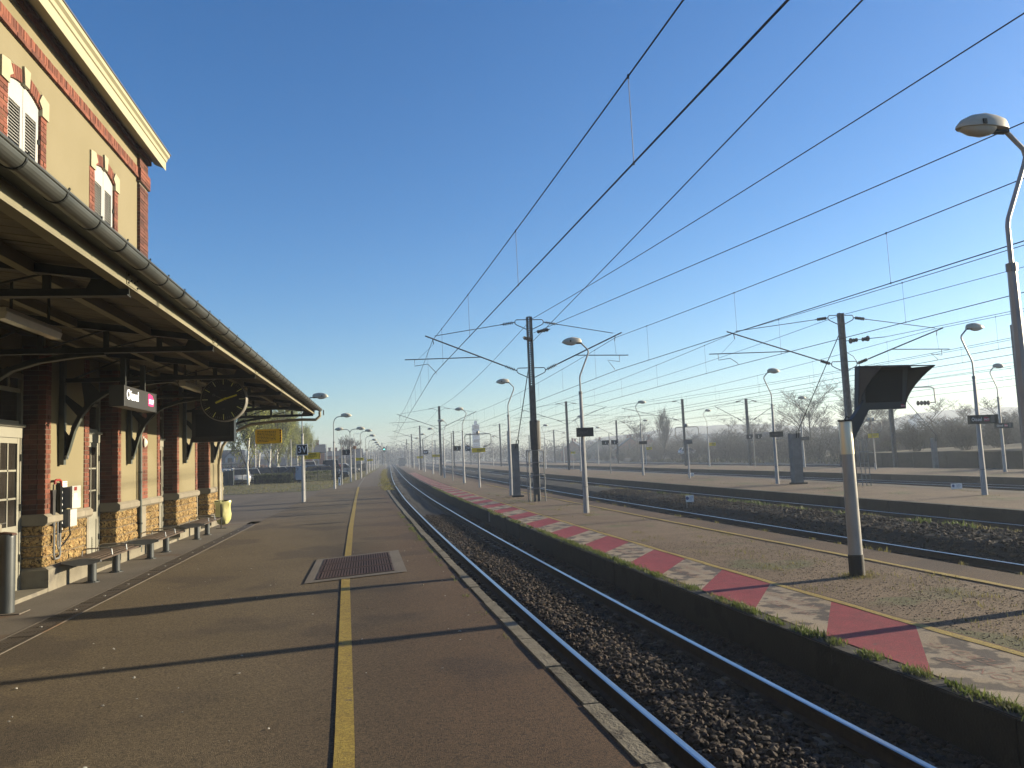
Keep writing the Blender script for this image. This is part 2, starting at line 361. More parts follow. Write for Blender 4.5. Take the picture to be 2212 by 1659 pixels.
# ================================================================== GROUND AND PLATFORMS
def edge1(y): return cx(y) - 1.78 - (0.0 if y < 45 else min(.15, (y-45)*.01))
def edge2(y): return cx(y) + 1.65 + (0.0 if y < 20 else min(.10, (y-20)*.01))
p3f = lambda y: cx(y) + np.interp(y, [0, 27, 50, 90, 400], [21.4, 21.7, 22.7, 23.0, 23.0])
p4f = lambda y: cx(y) + 36.8
YN, YF = -14.0, 420.0

mb = MB(); ys = [-14, 0, 20, 60, 120, 240, 420, 900]
mb.quad((-600, -280, -1.15), (740, -280, -1.15), (740, 740, -1.15), (-600, 740, -1.15))
struct(mb, 'ground', field)

# track bed (one sheet across all tracks, lifted into a mound between the second and third tracks)
bed = MB(); ysb = steps(YN, YF, 1.0)
prof = [(-1.72, -.97), (-1.2, -.945), (-.3, -.93), (.3, -.93), (1.2, -.945), (1.63, -.97)]
def bedsheet(pr, jitter=.02):
    m = MB(); rows = []
    for y in ysb:
        rows.append([(px(y, o), y, z + RNG.uniform(-jitter, jitter)) for o, z in pr])
    for r0, r1 in zip(rows[:-1], rows[1:]):
        for i in range(len(pr)-1): m.quad(r0[i], r0[i+1], r1[i+1], r1[i])
    return m
struct(bedsheet(prof), 'track_bed', bed_m)
struct(bedsheet([(6.9, -1.05), (7.6, -1.03), (9.4, -1.03), (9.9, -.95), (10.3, -.72), (11.3, -.62), (12.0, -.66), (12.6, -.90), (13.1, -1.02), (14.7, -1.03), (15.4, -1.05)], .03), 'ballast_mound', bed_m)
struct(bedsheet([(21.2, -1.1), (24, -1.0), (26.5, -1.02), (28.5, -1.02), (29.3, -1.1)], .03), 'far_track_bed', bed_m)
struct(bedsheet([(36.7, -1.1), (40, -1.0), (46, -.98), (52, -1.0), (58, -.95), (64, -.8), (72, -.5), (90, .1), (130, .4), (180, .3), (260, -.5)], .06), 'siding_ground', siding)

# near platform
near_dir = lambda y: -3.56
m = strip(near_dir, lambda y: edge1(y)-.14, 0.0, YN, 52)
near_platform = struct(m, 'near_platform', asphalt)
lx = lambda y: np.interp(y, [-14, 25, 48, 51, 62, 90, 185, 420], [-3.56, -3.6, -3.75, -3.5, -2.45, -1.75, -.35, 3.2])
m = strip(lx, lambda y: edge1(y)-.02, 0.0, 52, YF)
struct(m, 'far_platform_path', asph_grey)
m = MB(); m.quad((-4.75, YN, .0), (-3.86, YN, 0), (-3.86, 24.6, 0), (-4.75, 24.6, 0))
apron = struct(m, 'concrete_apron', conc_apron)
m = MB(); m.quad((-40, 24.6, -.004), (-3.5, 24.6, -.004), (-3.5, 52, -.004), (-40, 50, -.004)); m.quad((-4.75, 24.6, -.002), (-3.5, 24.6, -.002), (-3.5, 25.2, -.002), (-4.75, 25.2, -.002))
struct(m, 'forecourt_asphalt', asph_grey)
m = strip(lambda y: -400, lambda y: lx(y)-.0, -.03, 50, YF)
m.quad((-400, -100, -.05), (-14, -100, -.05), (-14, 50, -.05), (-400, 50, -.05))
struct(m, 'car_park_ground', asph_grey)
gb = lambda y: np.interp(y, [46, 49, 52, 62, 76, 90, 185, 420], [-3.9, -3.8, -3.4, -2.35, -1.95, -1.6, -.25, 3.3])
gl = lambda y: np.interp(y, [46, 71.8, 76, 80, 420], [-60, -40, -5.4, -4.4, 1.2])
m = MB(); m.quad((-40, 49.6, .010), (-3.85, 48.4, .010), (-3.5, 51, .010), (-40, 72, .010)); m.quad((-40, 72, .010), (-3.5, 51, .010), (-2.4, 62, .010), (-5.2, 76, .010))
m = strip(lambda y: gb(y)-3.6 if y > 76 else gb(y)-1, gb, .012, 62, YF, m)
struct(m, 'grass_verge', grassy)
# platform 1 edge wall and copings
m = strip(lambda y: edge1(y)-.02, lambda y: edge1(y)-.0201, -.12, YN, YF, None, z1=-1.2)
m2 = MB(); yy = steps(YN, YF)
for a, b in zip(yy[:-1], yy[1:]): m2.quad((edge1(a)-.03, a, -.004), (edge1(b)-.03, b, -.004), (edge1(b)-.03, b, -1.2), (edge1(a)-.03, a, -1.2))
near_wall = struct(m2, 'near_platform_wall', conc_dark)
y = -6.0; far_cop = MB(); k = 0
while y < 52:
    Ln = 1.0 + RNG.uniform(-.06, .06); g = .012
    tgt = MB() if 2 < y < 40 else far_cop
    j = RNG.uniform(-.008, .008); w0 = .135 + RNG.uniform(-.015, .008)
    a, b = y+g/2, y+Ln-g/2
    n = len(tgt.v); zt = .012 + RNG.uniform(-.003, .005)
    base = [(edge1(a)-w0+j, a), (edge1(a)+j, a), (edge1(b)+j, b), (edge1(b)-w0+j, b)]
    bev = [(edge1(a)-w0+j+.008, a+.006), (edge1(a)+j-.014, a+.006), (edge1(b)+j-.014, b-.006), (edge1(b)-w0+j+.008, b-.006)]
    tgt.v += [(x, q, -.14) for x, q in base] + [(x, q, zt-.014) for x, q in base] + [(x, q, zt) for x, q in bev]
    for lo in (0, 4):
        for i in range(4): tgt.f.append((n+lo+i, n+lo+(i+1) % 4, n+lo+4+(i+1) % 4, n+lo+4+i)); tgt.mi.append(0)
    tgt.f.append((n+8, n+9, n+10, n+11)); tgt.mi.append(0)
    if tgt is not far_cop: tgt.build('coping_stone', coping, near_wall)
    y += Ln; k += 1
fc = far_cop.build('coping_stones', coping, near_wall); fc['kind'] = 'stuff'

# second (striped) platform
m = strip(edge2, 6.85, ZP2, YN, YF); second_platform = struct(m, 'second_platform', gravel)
m = strip(6.0, 6.848, ZP2+.006, YN, YF); struct(m, 'second_platform_far_paving', asphalt)
m = strip(lambda y: edge2(y)+.001, lambda y: cx(y)+3.28, ZP2+.004, YN, YF); struct(m, 'second_platform_edge_paving', asphalt)
m = MB()
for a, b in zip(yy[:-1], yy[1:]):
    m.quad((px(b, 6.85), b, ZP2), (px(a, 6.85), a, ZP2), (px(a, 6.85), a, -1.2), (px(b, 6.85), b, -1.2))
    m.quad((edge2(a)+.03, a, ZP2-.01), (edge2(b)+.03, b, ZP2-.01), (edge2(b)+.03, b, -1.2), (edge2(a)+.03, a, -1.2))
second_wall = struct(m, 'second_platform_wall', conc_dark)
far = MB(); y = -4.0
while y < 120:
    Ln = 2.4; tgt = MB() if y < 70 else far; a, b = y+.008, y+Ln-.008; j = RNG.uniform(-.006, .006)
    n = len(tgt.v); zt = ZP2+.012+RNG.uniform(-.003, .004)
    for q in (a, b):
        e = edge2(q)+j
        tgt.v += [(e+.016, q, -1.06), (e, q, -1.04), (e, q, zt-.02), (e+.018, q, zt), (e+.20, q, zt), (e+.20, q, -1.06)]
    for i in range(6): tgt.f.append((n+i, n+(i+1) % 6, n+6+(i+1) % 6, n+6+i)); tgt.mi.append(0)
    tgt.f.append((n+5, n+4, n+3, n+2, n+1, n)); tgt.mi.append(0); tgt.f.append(tuple(n+6+i for i in range(6))); tgt.mi.append(0)
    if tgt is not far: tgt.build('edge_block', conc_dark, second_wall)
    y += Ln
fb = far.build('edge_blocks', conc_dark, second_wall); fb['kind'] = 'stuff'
# red and white warning panels
panels = thing('warning_strip', None, None, (4.9, 8, ZP2)); panels['kind'] = 'structure'
P = 3.28; sl_ = 1.72
def panel(y0, y1, mt, nm):
    q = MB(); n = 8
    L0, L1 = 1.90, 3.08
    for i in range(n):
        for s in (0,):
            a = y0 + (y1-y0)*i/n; b = y0 + (y1-y0)*(i+1)/n
            q.quad((px(a, L0), a, ZP2+.010), (px(a+sl_, L1), a+sl_, ZP2+.010), (px(b+sl_, L1), b+sl_, ZP2+.010), (px(b, L0), b, ZP2+.010))
    return q.build(nm, mt, panels)
y = 6.81 - 3*P; i = 0; farr, farw = MB(), MB()
while y < 128:
    panel(y, y+1.66, redp, 'red_panel'); panel(y+1.66, y+P, whitep, 'white_panel'); y += P
# faded letters on the white panels (they read from the track side)
for yy0 in (8.62+P*q for q in range(-1, 3)):
    for k, wd in enumerate(('INTERDITE', 'MONTEE')):
        off = 2.68 - .30*k
        yc = yy0 + .70 + (off-1.9)*sl_/1.18
        text('faded_lettering', wd, .24, (px(yc, off), yc, ZP2+.0125), (0, 0, math.atan2(1.0, px(yc+.5, 0)-px(yc-.5, 0))), rust_paint, panels, sx=1.05, bold=-.004)
def wavy(o, amp=.012, f=2.1): return lambda y: px(y, o) + amp*math.sin(y*f) + .4*amp*math.sin(y*5.3)
struct(strip(wavy(3.09), wavy(3.205, .012, 2.6), ZP2+.014, YN, 60, near=.4), 'yellow_line', yellow)
struct(strip(wavy(5.86, .015), wavy(5.98, .015, 2.4), ZP2+.016, YN, 62, near=.6), 'yellow_line', yellow)
yl = lambda y: np.interp(y, [-14, 0, 4.5, 11.6, 20.4, 35, 54, 85, 180, 420], [-.05, -.17, -.24, -.545, -.80, -1.15, -1.54, -1.75, -.9, 1.8])
struct(strip(lambda y: yl(y)-.058, lambda y: yl(y)+.058, .008, YN, 52, near=.7), 'yellow_line', yellow)
struct(strip(lambda y: yl(y)-.045, lambda y: yl(y)+.045, .008, 52, 190, near=.7), 'white_line', mat('white_line_paint', (.26, .24, .20), (.20, .18, .15), scale=3, rough=.8))

# third and fourth platforms
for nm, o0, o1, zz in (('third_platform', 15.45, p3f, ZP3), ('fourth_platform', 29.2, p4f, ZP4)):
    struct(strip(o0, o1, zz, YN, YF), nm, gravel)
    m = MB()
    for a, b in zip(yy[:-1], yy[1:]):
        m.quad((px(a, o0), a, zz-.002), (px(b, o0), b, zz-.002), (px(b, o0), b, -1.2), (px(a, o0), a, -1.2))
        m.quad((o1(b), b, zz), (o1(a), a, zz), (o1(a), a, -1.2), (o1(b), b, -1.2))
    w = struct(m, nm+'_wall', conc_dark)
    rest = MB(); y = 8.0 if nm[0] == 't' else 24.0
    while y < 150:
        Ln = 3.0; tgt = MB() if y < 110 else rest
        for q, z0, z1, dx in ((0, -1.03, zz-.12, .012), (1, zz-.12, zz+.008, .05)):
            n = len(tgt.v)
            for e in (y+.01, y+Ln-.01):
                x = px(e, o0); tgt.v += [(x-dx, e, z0), (x-dx, e, z1), (x+.25, e, z1), (x+.25, e, z0)]
            for t in ((0,1,5,4),(1,2,6,5),(2,3,7,6),(3,0,4,7),(3,2,1,0),(4,5,6,7)): tgt.f.append(tuple(n+k for k in t)); tgt.mi.append(0)
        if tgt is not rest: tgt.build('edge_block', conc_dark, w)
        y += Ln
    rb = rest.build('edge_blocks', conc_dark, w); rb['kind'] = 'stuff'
    struct(strip(lambda y, o=o1: o(y)-.9, lambda y, o=o1: o(y)-.01, zz+.005, YN, YF), nm+'_far_paving', asph_grey)

# ---------------------------------------------------------------- tracks
RP = [(-.065, 0), (.065, 0), (.065, .012), (.012, .03), (.010, .125), (.033, .14), (.035, .165), (.024, .172), (-.024, .172), (-.035, .165), (-.033, .14), (-.010, .125), (-.012, .03), (-.065, .012)]
def rail(off, zr, parent, y0=YN, y1=YF):
    m = MB(); ys = steps(y0, y1, .8); n = len(RP)
    for y in ys:
        for a, b in RP: m.v.append((px(y, off)+a, y, zr-.172+b))
    for i in range(len(ys)-1):
        for j in range(n):
            k = (j+1) % n
            m.f.append((i*n+j, i*n+k, (i+1)*n+k, (i+1)*n+j)); m.mi.append(1 if j in (6, 7, 8) else 0)
    return m.build('rail', [rail_side, rail_head], parent)
slp_me = None
def track(off, zr, ys0, ys1, label):
    t = thing('railway_track', label, 'railway track', (px(10, off), 10, zr), 'railway tracks between the platforms')
    for sd_ in (-.752, .752): rail(off+sd_, zr, t)
    global slp_me
    rest = MB(); y = ys0; cnt = 0
    while y < ys1:
        dirx = math.atan2(-(px(y+1, off)-px(y-1, off)), 2)
        if cnt < 130:
            if slp_me is None:
                q = MB()
                for s in (-1, 1):
                    x0, x1 = sorted((s*.36, s*1.14))
                    n = len(q.v); q.v += [(x0, -.14, -.2), (x1, -.14, -.2), (x1, .14, -.2), (x0, .14, -.2), (x0+.02, -.11, 0), (x1-.02, -.11, 0), (x1-.02, .11, 0), (x0+.02, .11, 0)]
                    for t4 in ((3,2,1,0),(4,5,6,7),(0,1,5,4),(1,2,6,5),(2,3,7,6),(3,0,4,7)): q.f.append(tuple(n+i for i in t4)); q.mi.append(0)
                q.bar((-.36, 0, -.09), (.36, 0, -.09), .05)
                for s in (-.752-.11, -.752+.11, .752-.11, .752+.11): q.box(s-.03, s+.03, -.05, .05, 0, .035)
                o = q.build('sleeper', sleeper_m); slp_me = o.data
            else:
                o = bpy.data.objects.new('sleeper', slp_me); COL.objects.link(o)
            o.parent = t; WLt = WL[t.name]
            o.location = (px(y, off)-WLt[0], y-WLt[1], zr-.174-WLt[2]); o.rotation_euler = (0, 0, dirx); cnt += 1
        else: rest.box(px(y, off)-1.1, px(y, off)+1.1, y-.11, y+.11, zr-.3, zr-.176)
        y += .62
    if rest.v:
        r_ = rest.build('sleepers', sleeper_m, t); r_['kind'] = 'stuff'
    return t
track(0, ZR1, -4, 160, 'curving railway track beside the brown asphalt platform, nearest to the viewer')
track(8.5, ZR2, 8, 60, 'second railway track, half hidden below the far edge of the striped platform')
track(13.9, ZR2, 10, 60, 'weedy railway track running along the dark wall of the third platform')
track(27.5, ZR2, 30, 70, 'railway track between the third and fourth platforms')
track(40.3, -.82, 50, 90, 'railway track just beyond the fourth platform')
track(44.6, -.80, 50, 90, 'siding track in front of the dark retaining wall')

# ---------------------------------------------------------------- ballast stones (stuff)
phi = (1+5**.5)/2
ICO = np.array([(-1,phi,0),(1,phi,0),(-1,-phi,0),(1,-phi,0),(0,-1,phi),(0,1,phi),(0,-1,-phi),(0,1,-phi),(phi,0,-1),(phi,0,1),(-phi,0,-1),(-phi,0,1)], float)/1.9
ICF = np.array([(0,11,5),(0,5,1),(0,1,7),(0,7,10),(0,10,11),(1,5,9),(5,11,4),(11,10,2),(10,7,6),(7,1,8),(3,9,4),(3,4,2),(3,2,6),(3,6,8),(3,8,9),(4,9,5),(2,4,11),(6,2,10),(8,6,7),(9,8,1)])
def stones(name, pts, size, m, flat=.7, kind='stuff', label=None):
    n = len(pts); pts = np.asarray(pts, float)
    sh = ICO[None]*(1+RNG.uniform(-.32, .32, (n, 12, 1)))*RNG.uniform(.7, 1.25, (n, 1, 3))
    sh[:, :, 2] *= flat
    a = RNG.uniform(0, 2*np.pi, n); ca, sa = np.cos(a), np.sin(a); tl = RNG.uniform(-.6, .6, n); ct, st = np.cos(tl), np.sin(tl)
    x, y, z = sh[..., 0], sh[..., 1], sh[..., 2]
    y, z = y*ct[:, None]-z*st[:, None], y*st[:, None]+z*ct[:, None]
    x, y = x*ca[:, None]-y*sa[:, None], x*sa[:, None]+y*ca[:, None]
    sz = (size*np.exp(RNG.normal(0, .25, n)))[:, None] if np.isscalar(size) else np.asarray(size)[:, None]
    V = np.stack([x*sz, y*sz, z*sz], -1) + pts[:, None, :]
    F = (ICF[None] + (np.arange(n)*12)[:, None, None]).reshape(-1, 3)
    me = bpy.data.meshes.new(name); me.from_pydata(V.reshape(-1, 3).tolist(), [], F.tolist()); me.materials.append(m)
    o = bpy.data.objects.new(name, me); COL.objects.link(o); o['kind'] = kind
    if label: o['label'] = label
    return o
def scatter(n, o0, o1, y0, y1, zf, pw=1.0):
    u = RNG.random(n)**pw; ys = y0 + (y1-y0)*u; os_ = RNG.uniform(o0, o1, n)
    return [(px(a, b), a, zf(b, a)) for a, b in zip(ys, os_)]
def zbed(o, y):
    a = abs(o)
    base = -.945 + (.028 if a < .45 else 0) - (.012 if a > 1.2 else 0)
    return base + RNG.uniform(-.012, .028)
p = scatter(15000, -1.62, 1.55, 3.2, 13, zbed) + scatter(11000, -1.62, 1.55, 13, 36, zbed) + scatter(5000, -.5, .5, 4, 20, lambda o, y: zbed(o, y)+.022)
p = [q for q in p if abs(abs(q[0]-cx(q[1]))-.752) > .075]
stones('ballast_stones', p, .030, ballast_m, label='dark brown ballast stones filling the nearest track')
mo, mz = [6.9, 7.6, 9.4, 9.9, 10.3, 11.3, 12.0, 12.6, 13.1, 14.7, 15.4], [-1.05, -1.03, -1.03, -.95, -.72, -.62, -.66, -.90, -1.02, -1.03, -1.05]
p = scatter(16000, 9.5, 15.3, 9, 45, lambda o, y: float(np.interp(o, mo, mz))+RNG.uniform(0, .03), 1.3)
p = [q for q in p if min(abs(q[0]-cx(q[1])-13.15), abs(q[0]-cx(q[1])-14.65)) > .1]
stones('ballast_stones', p, .042, ballast_m, label='dark ballast heaped between the second and third tracks')
p = scatter(6500, 3.3, 5.8, 5.5, 18, lambda o, y: ZP2+.001, 1.2)
stones('loose_gravel', p, .0085, mat('gravel_pale', (.17, .125, .085), (.25, .19, .13), scale=25, rough=.9, island=.5), label='loose gravel lying on the striped platform')
# debris specks
p = [(RNG.uniform(-3.2, 1.0), RNG.uniform(4, 16), .008) for _ in range(70)]
stones('litter_specks', p, .010, mat('pale_speck', (.5, .48, .42), rough=.8), flat=.4, label='tiny pale scraps on the brown asphalt')

# ---------------------------------------------------------------- grass and weeds (stuff)
def blades(name, pts, h, m, label, w=.010, lean=.5, n=3):
    pts = np.asarray(pts, float); k = len(pts)
    hh = h*np.exp(RNG.normal(0, .3, k)) if np.isscalar(h) else h
    a = RNG.uniform(0, 2*np.pi, k); ln = RNG.uniform(.1, lean, k)*hh
    dx, dy = np.cos(a)*ln, np.sin(a)*ln; ex, ey = -np.sin(a)*w*(hh/.1)**.5, np.cos(a)*w*(hh/.1)**.5
    z0 = np.zeros(k)
    V = np.stack([np.stack([pts[:,0]-ex, pts[:,1]-ey, pts[:,2]], -1), np.stack([pts[:,0]+ex, pts[:,1]+ey, pts[:,2]], -1),
                  np.stack([pts[:,0]+dx*.45+ex*.8, pts[:,1]+dy*.45+ey*.8, pts[:,2]+hh*.6], -1), np.stack([pts[:,0]+dx*.45-ex*.8, pts[:,1]+dy*.45-ey*.8, pts[:,2]+hh*.6], -1),
                  np.stack([pts[:,0]+dx, pts[:,1]+dy, pts[:,2]+hh], -1)], 1)
    b = (np.arange(k)*5)[:, None]
    F = [tuple(r) for r in (b+np.array([[0,1,2,3]])).tolist()] + [tuple(r) for r in (b+np.array([[3,2,4]])).tolist()]
    me = bpy.data.meshes.new(name); me.from_pydata(V.reshape(-1, 3).tolist(), [], F); me.materials.append(m)
    o = bpy.data.objects.new(name, me); COL.objects.link(o); o['kind'] = 'stuff'; o['label'] = label; return o
def clumps(n, o0, o1, y0, y1, z, per, rad, pw=1.0):
    out = []
    for _ in range(n):
        y = y0+(y1-y0)*random.random()**pw; o = random.uniform(o0, o1); k = int(per*random.uniform(.4, 1.5)); r_ = rad*random.uniform(.5, 1.4)
        for _ in range(k):
            out.append((px(y, o)+random.gauss(0, r_*.45), y+random.gauss(0, r_*1.1), z if not callable(z) else z(o, y)))
    return out
bl = clumps(30, 1.74, 1.86, 4, 22, ZP2+.01, 40, .06) + clumps(150, 1.70, 1.86, 14, 60, ZP2+.01, 45, .12)
for yc, k, r_ in ((5.15, 160, .09), (5.7, 330, .13), (6.05, 120, .07), (6.85, 240, .10), (7.5, 200, .09), (8.15, 200, .08), (8.75, 150, .08), (9.4, 120, .10), (10.1, 520, .17), (10.8, 180, .10), (11.9, 260, .14), (13.4, 420, .2), (14.9, 420, .28), (16.5, 400, .4), (18.5, 600, .6), (21, 600, .8)):
    bl += [(px(yc, 1.79)+random.gauss(0, .045), yc+random.gauss(0, r_), ZP2+.01) for _ in range(k)]
blades('dry_tufts', clumps(60, 1.72, 1.90, 4, 40, ZP2+.008, 40, .08), .04, grass_dry, 'dry yellowing tufts among the green grass of the striped platform edge', w=.005, lean=1.0)
blades('broad_weeds', clumps(22, 1.73, 1.86, 5, 30, ZP2+.008, 34, .06), .045, weed_m, 'broad-leaved weeds rooted in the striped platform edge', w=.014, lean=1.1)
blades('grass_tufts', bl, .042, grass_m, 'fresh green grass tufts along the striped platform edge', w=.006, lean=.9)
bl = clumps(26, -2.03, -2.0, 3.5, 20, .0, 16, .05) + clumps(14, -2.02, -1.99, 16, 25, .0, 60, .10)
blades('joint_weeds', bl, .022, grass_m, 'tiny weeds growing in the joint behind the coping stones', w=.005)
bl = clumps(240, -1.98, -1.62, 44, 150, .0, 30, .35)
blades('verge_weeds', bl, .05, grass_dry, 'weeds overgrowing the far end of the near platform edge', w=.02)
bl = clumps(200, 11.6, 14.2, 12, 60, lambda o, y: float(np.interp(o, mo, mz)), 36, .22, 1.2) + clumps(26, 6.88, 7.0, 8, 50, ZP2-.04, 14, .07)
blades('track_weeds', bl, .075, grass_dry, 'pale weeds growing along the second and third tracks', w=.010)
bl = clumps(60, 11.5, 12.9, 11, 40, lambda o, y: float(np.interp(o, mo, mz)), 40, .15, 1.3)
blades('green_weeds', bl, .10, weed_m, 'green weeds on the ballast heap between the tracks', w=.014)
bl = clumps(90, 3.3, 5.8, 6, 45, ZP2, 40, .22, 1.3) + [(7.58+random.gauss(0, .16), 11.95+random.gauss(0, .16), ZP2) for _ in range(500)]
bl += clumps(70, 16, 21.5, 20, 60, ZP3, 30, .3, 1.2)
blades('dry_grass_patches', bl, .035, grass_dry, 'short dry grass patches on the gravel platforms', w=.006)
bl = []
for _ in range(9000):
    y = random.uniform(49, 76); x = random.uniform(-22, -3)
    if x < gb(y): bl.append((x, y, .01))
for _ in range(2500):
    y = random.uniform(62, 140); bl.append((gb(y)-random.uniform(0, 2.5), y, .012))
blades('verge_grass', bl, .05, grass_dry, 'rough grass of the verge in front of the car park', w=.02)
bl = [(px(y, random.uniform(50, 75)), y, 0) for y in np.random.default_rng(3).uniform(30, 170, 9000)]
zo, zz_ = [36.7, 40, 46, 52, 58, 64, 72, 90, 130], [-1.1, -1.0, -.98, -1.0, -.95, -.8, -.5, .1, .4]
bl = [(x, y, float(np.interp(x-cx(y), zo, zz_))) for x, y, z in bl]
blades('siding_grass', bl, .35, mat('straw', (.19, .155, .085), (.15, .13, .06), scale=5, rough=.9, island=.3), 'tall dry grass beyond the last sidings', w=.03)
# ================================================================== STATION BUILDING
XW, XD, XP = -4.75, -5.06, -4.68
bld = thing('station_building', 'ochre station building with red brick quoins, white shutters and rough stone base', 'station', (-4.75, 12, 0))
secs = [(-1.0, 1.2), (2.6, 5.9), (9.1, 10.82), (12.27, 13.99), (15.43, 18.23), (19.68, 21.75), (23.13, 24.9)]
doors = [(1.2, 2.6), (7.65, 9.1), (10.82, 12.27), (13.99, 15.43), (18.23, 19.68), (21.75, 23.13)]
secs[1] = (2.6, 7.65)
ZT = 3.72
w = MB()
# core walls
w.box(-14, -5.5, -6, 17.15, 0, 8.4); w.box(-14, -5.5, 17.15, 24.88, 0, 3.7)
w.box(-5.5, XW-.02, -6, -1.0, 0, 3.2)
core = w.build('core_wall', render_m, bld)
pan = MB()
for a, b in secs:
    m = MB(); m.box(-5.5, XW-.012, a+.02, b-.02, .9, ZT); m.build('render_panel', render_m, bld)
for a, b in doors:
    m = MB(); m.box(-5.5, XD-.02, a, b, 3.1, ZT); m.build('door_lintel', render_m, bld)
wins = [4.55, 7.76, 10.96, 14.17]
m = MB(); yy_ = -6
for y in wins + [None]:
    m.box(-5.5, XW-.004, yy_, (y-.02 if y else 16.60), ZT, 7.20); 
    if y: m.box(-5.5, XW-.004, y-.02, y+1.04, ZT, 4.1); yy_ = y+1.04
m.box(-5.5, XW-.004, -6, 16.60, 7.20, 7.56)
for y in wins:
    yc = y+.51; zc = 7.04-1.15
    for i in range(8):
        a = y-.02+1.06*i/8; b = y-.02+1.06*(i+1)/8; z = zc+math.sqrt(1.15**2-min(abs(a-yc), abs(b-yc))**2)
        m.box(-5.4, XW-.006, a, b, z, 7.20)
m.build('upper_render_wall', render_m, bld)
m = MB(); m.box(-5.5, XW-.004, -6, 16.60, 7.79, 8.07); m.build('frieze_panel', render_m, bld)
# stone base: plinth, rubble blocks, cap stones
bk_rub = []
for si, (a, b) in enumerate(secs):
    m = MB(); m.box(-5.42, XP, a-.03, b+.03, -.02, .30)
    n = len(m.v); m.v += [(-5.3, a-.03, .30), (XP, a-.03, .30), (XP, b+.03, .30), (-5.3, b+.03, .30), (-5.3, a, .335), (XW+.015, a, .335), (XW+.015, b, .335), (-5.3, b, .335)]
    for t in ((0,1,5,4),(1,2,6,5),(2,3,7,6),(3,0,4,7),(4,5,6,7)): m.f.append(tuple(n+i for i in t)); m.mi.append(0)
    m.build('plinth', concrete, bld)
    m = MB(); m.box(-5.45, XW-.025, a+.01, b-.01, .3, .95); m.build('mortar_bed', mortar, bld)
    if si < 2: continue
    # cap stones with joints
    y = a-.04
    while y < b+.04-.05:
        L_ = min(RNG.uniform(.55, .8), b+.04-y)
        if b+.04-(y+L_) < .2: L_ = b+.04-y
        q = MB(); x1 = XW+.055; z0, z1 = .93, 1.085
        q.prism([(-5.3, z0+.02), (XW+.02, z0), (x1, z0+.035), (x1, z1-.04), (XW+.005, z1), (-5.3, z1)], 'y', y+.003, y+L_-.003)
        q.build('cap_stone', capst, bld); y += L_
    # smooth jamb strip towards the next door
    q = MB(); q.box(-5.3, XW+.005, b-.09, b-.005, .335, .93); q.build('jamb_stone', capst, bld)
    if si == 4:
        q = MB(); q.box(-5.3, XW+.02, 16.66, 17.12, .335, .93); q.build('pilaster_stone', capst, bld)
    # rubble courses on the front
    rows = 4; hrow = (.93-.335)/rows
    for r_ in range(rows):
        y = a+.005 + (0 if r_ % 2 else -.0)
        while y < b-.10:
            L_ = RNG.uniform(.20, .42) if si < 6 else RNG.uniform(.25, .4)
            if y+L_ > b-.14: L_ = b-.10-y
            if si == 4 and not (y+L_ < 16.66 or y > 17.12):
                if y < 16.60: L_ = max(.06, 16.65-y)
                else: y = 17.13; continue
            bk_rub.append((0, y+.006, y+L_-.006, .335+r_*hrow+.006, .335+(r_+1)*hrow-.006)); y += L_
        # reveal side that faces the viewer
        x = XW-.012
        for k in range(1):
            bk_rub.append((1, a, 0, .335+r_*hrow+.006, .335+(r_+1)*hrow-.006))
def rubble_block(kind, a, b, z0, z1):
    q = MB(); j = lambda s=.008: RNG.uniform(-s, s)
    if kind == 0:
        x = XW + RNG.uniform(-.004, .018)
        back = [(XW-.1, a, z0), (XW-.1, b, z0), (XW-.1, b, z1), (XW-.1, a, z1)]
        mid = [(x-.02, a+j(.003), z0+j(.003)), (x-.02, b+j(.003), z0+j(.003)), (x-.02, b+j(.003), z1+j(.003)), (x-.02, a+j(.003), z1+j(.003))]
        fr = [(x+j(), a+.025, z0+.022), (x+j(), b-.025, z0+.022), (x+j(), b-.025, z1-.022), (x+j(), a+.025, z1-.022)]
        c = (x+.012+j(), (a+b)/2+j(.03), (z0+z1)/2+j(.02))
    else:
        y = a - RNG.uniform(-.002, .014)
        back = [(XD-.02, a+.1, z0), (XW-.01, a+.1, z0), (XW-.01, a+.1, z1), (XD-.02, a+.1, z1)]
        mid = [(XD-.02, y+.02, z0), (XW-.006, y+.02, z0), (XW-.006, y+.02, z1), (XD-.02, y+.02, z1)]
        fr = [(XD, y+j(), z0+.02), (XW-.03, y+j(), z0+.02), (XW-.03, y+j(), z1-.02), (XD, y+j(), z1-.02)]
        c = ((XD+XW)/2, y-.01, (z0+z1)/2)
    q.v = back+mid+fr+[c]
    for l in (0, 4):
        for i in range(4): q.f.append((l+i, l+(i+1) % 4, l+4+(i+1) % 4, l+4+i)); q.mi.append(0)
    for i in range(4): q.f.append((8+i, 8+(i+1) % 4, 12)); q.mi.append(0)
    return q
for k in bk_rub: rubble_block(*k).build('rubble_stone', rubble, bld)

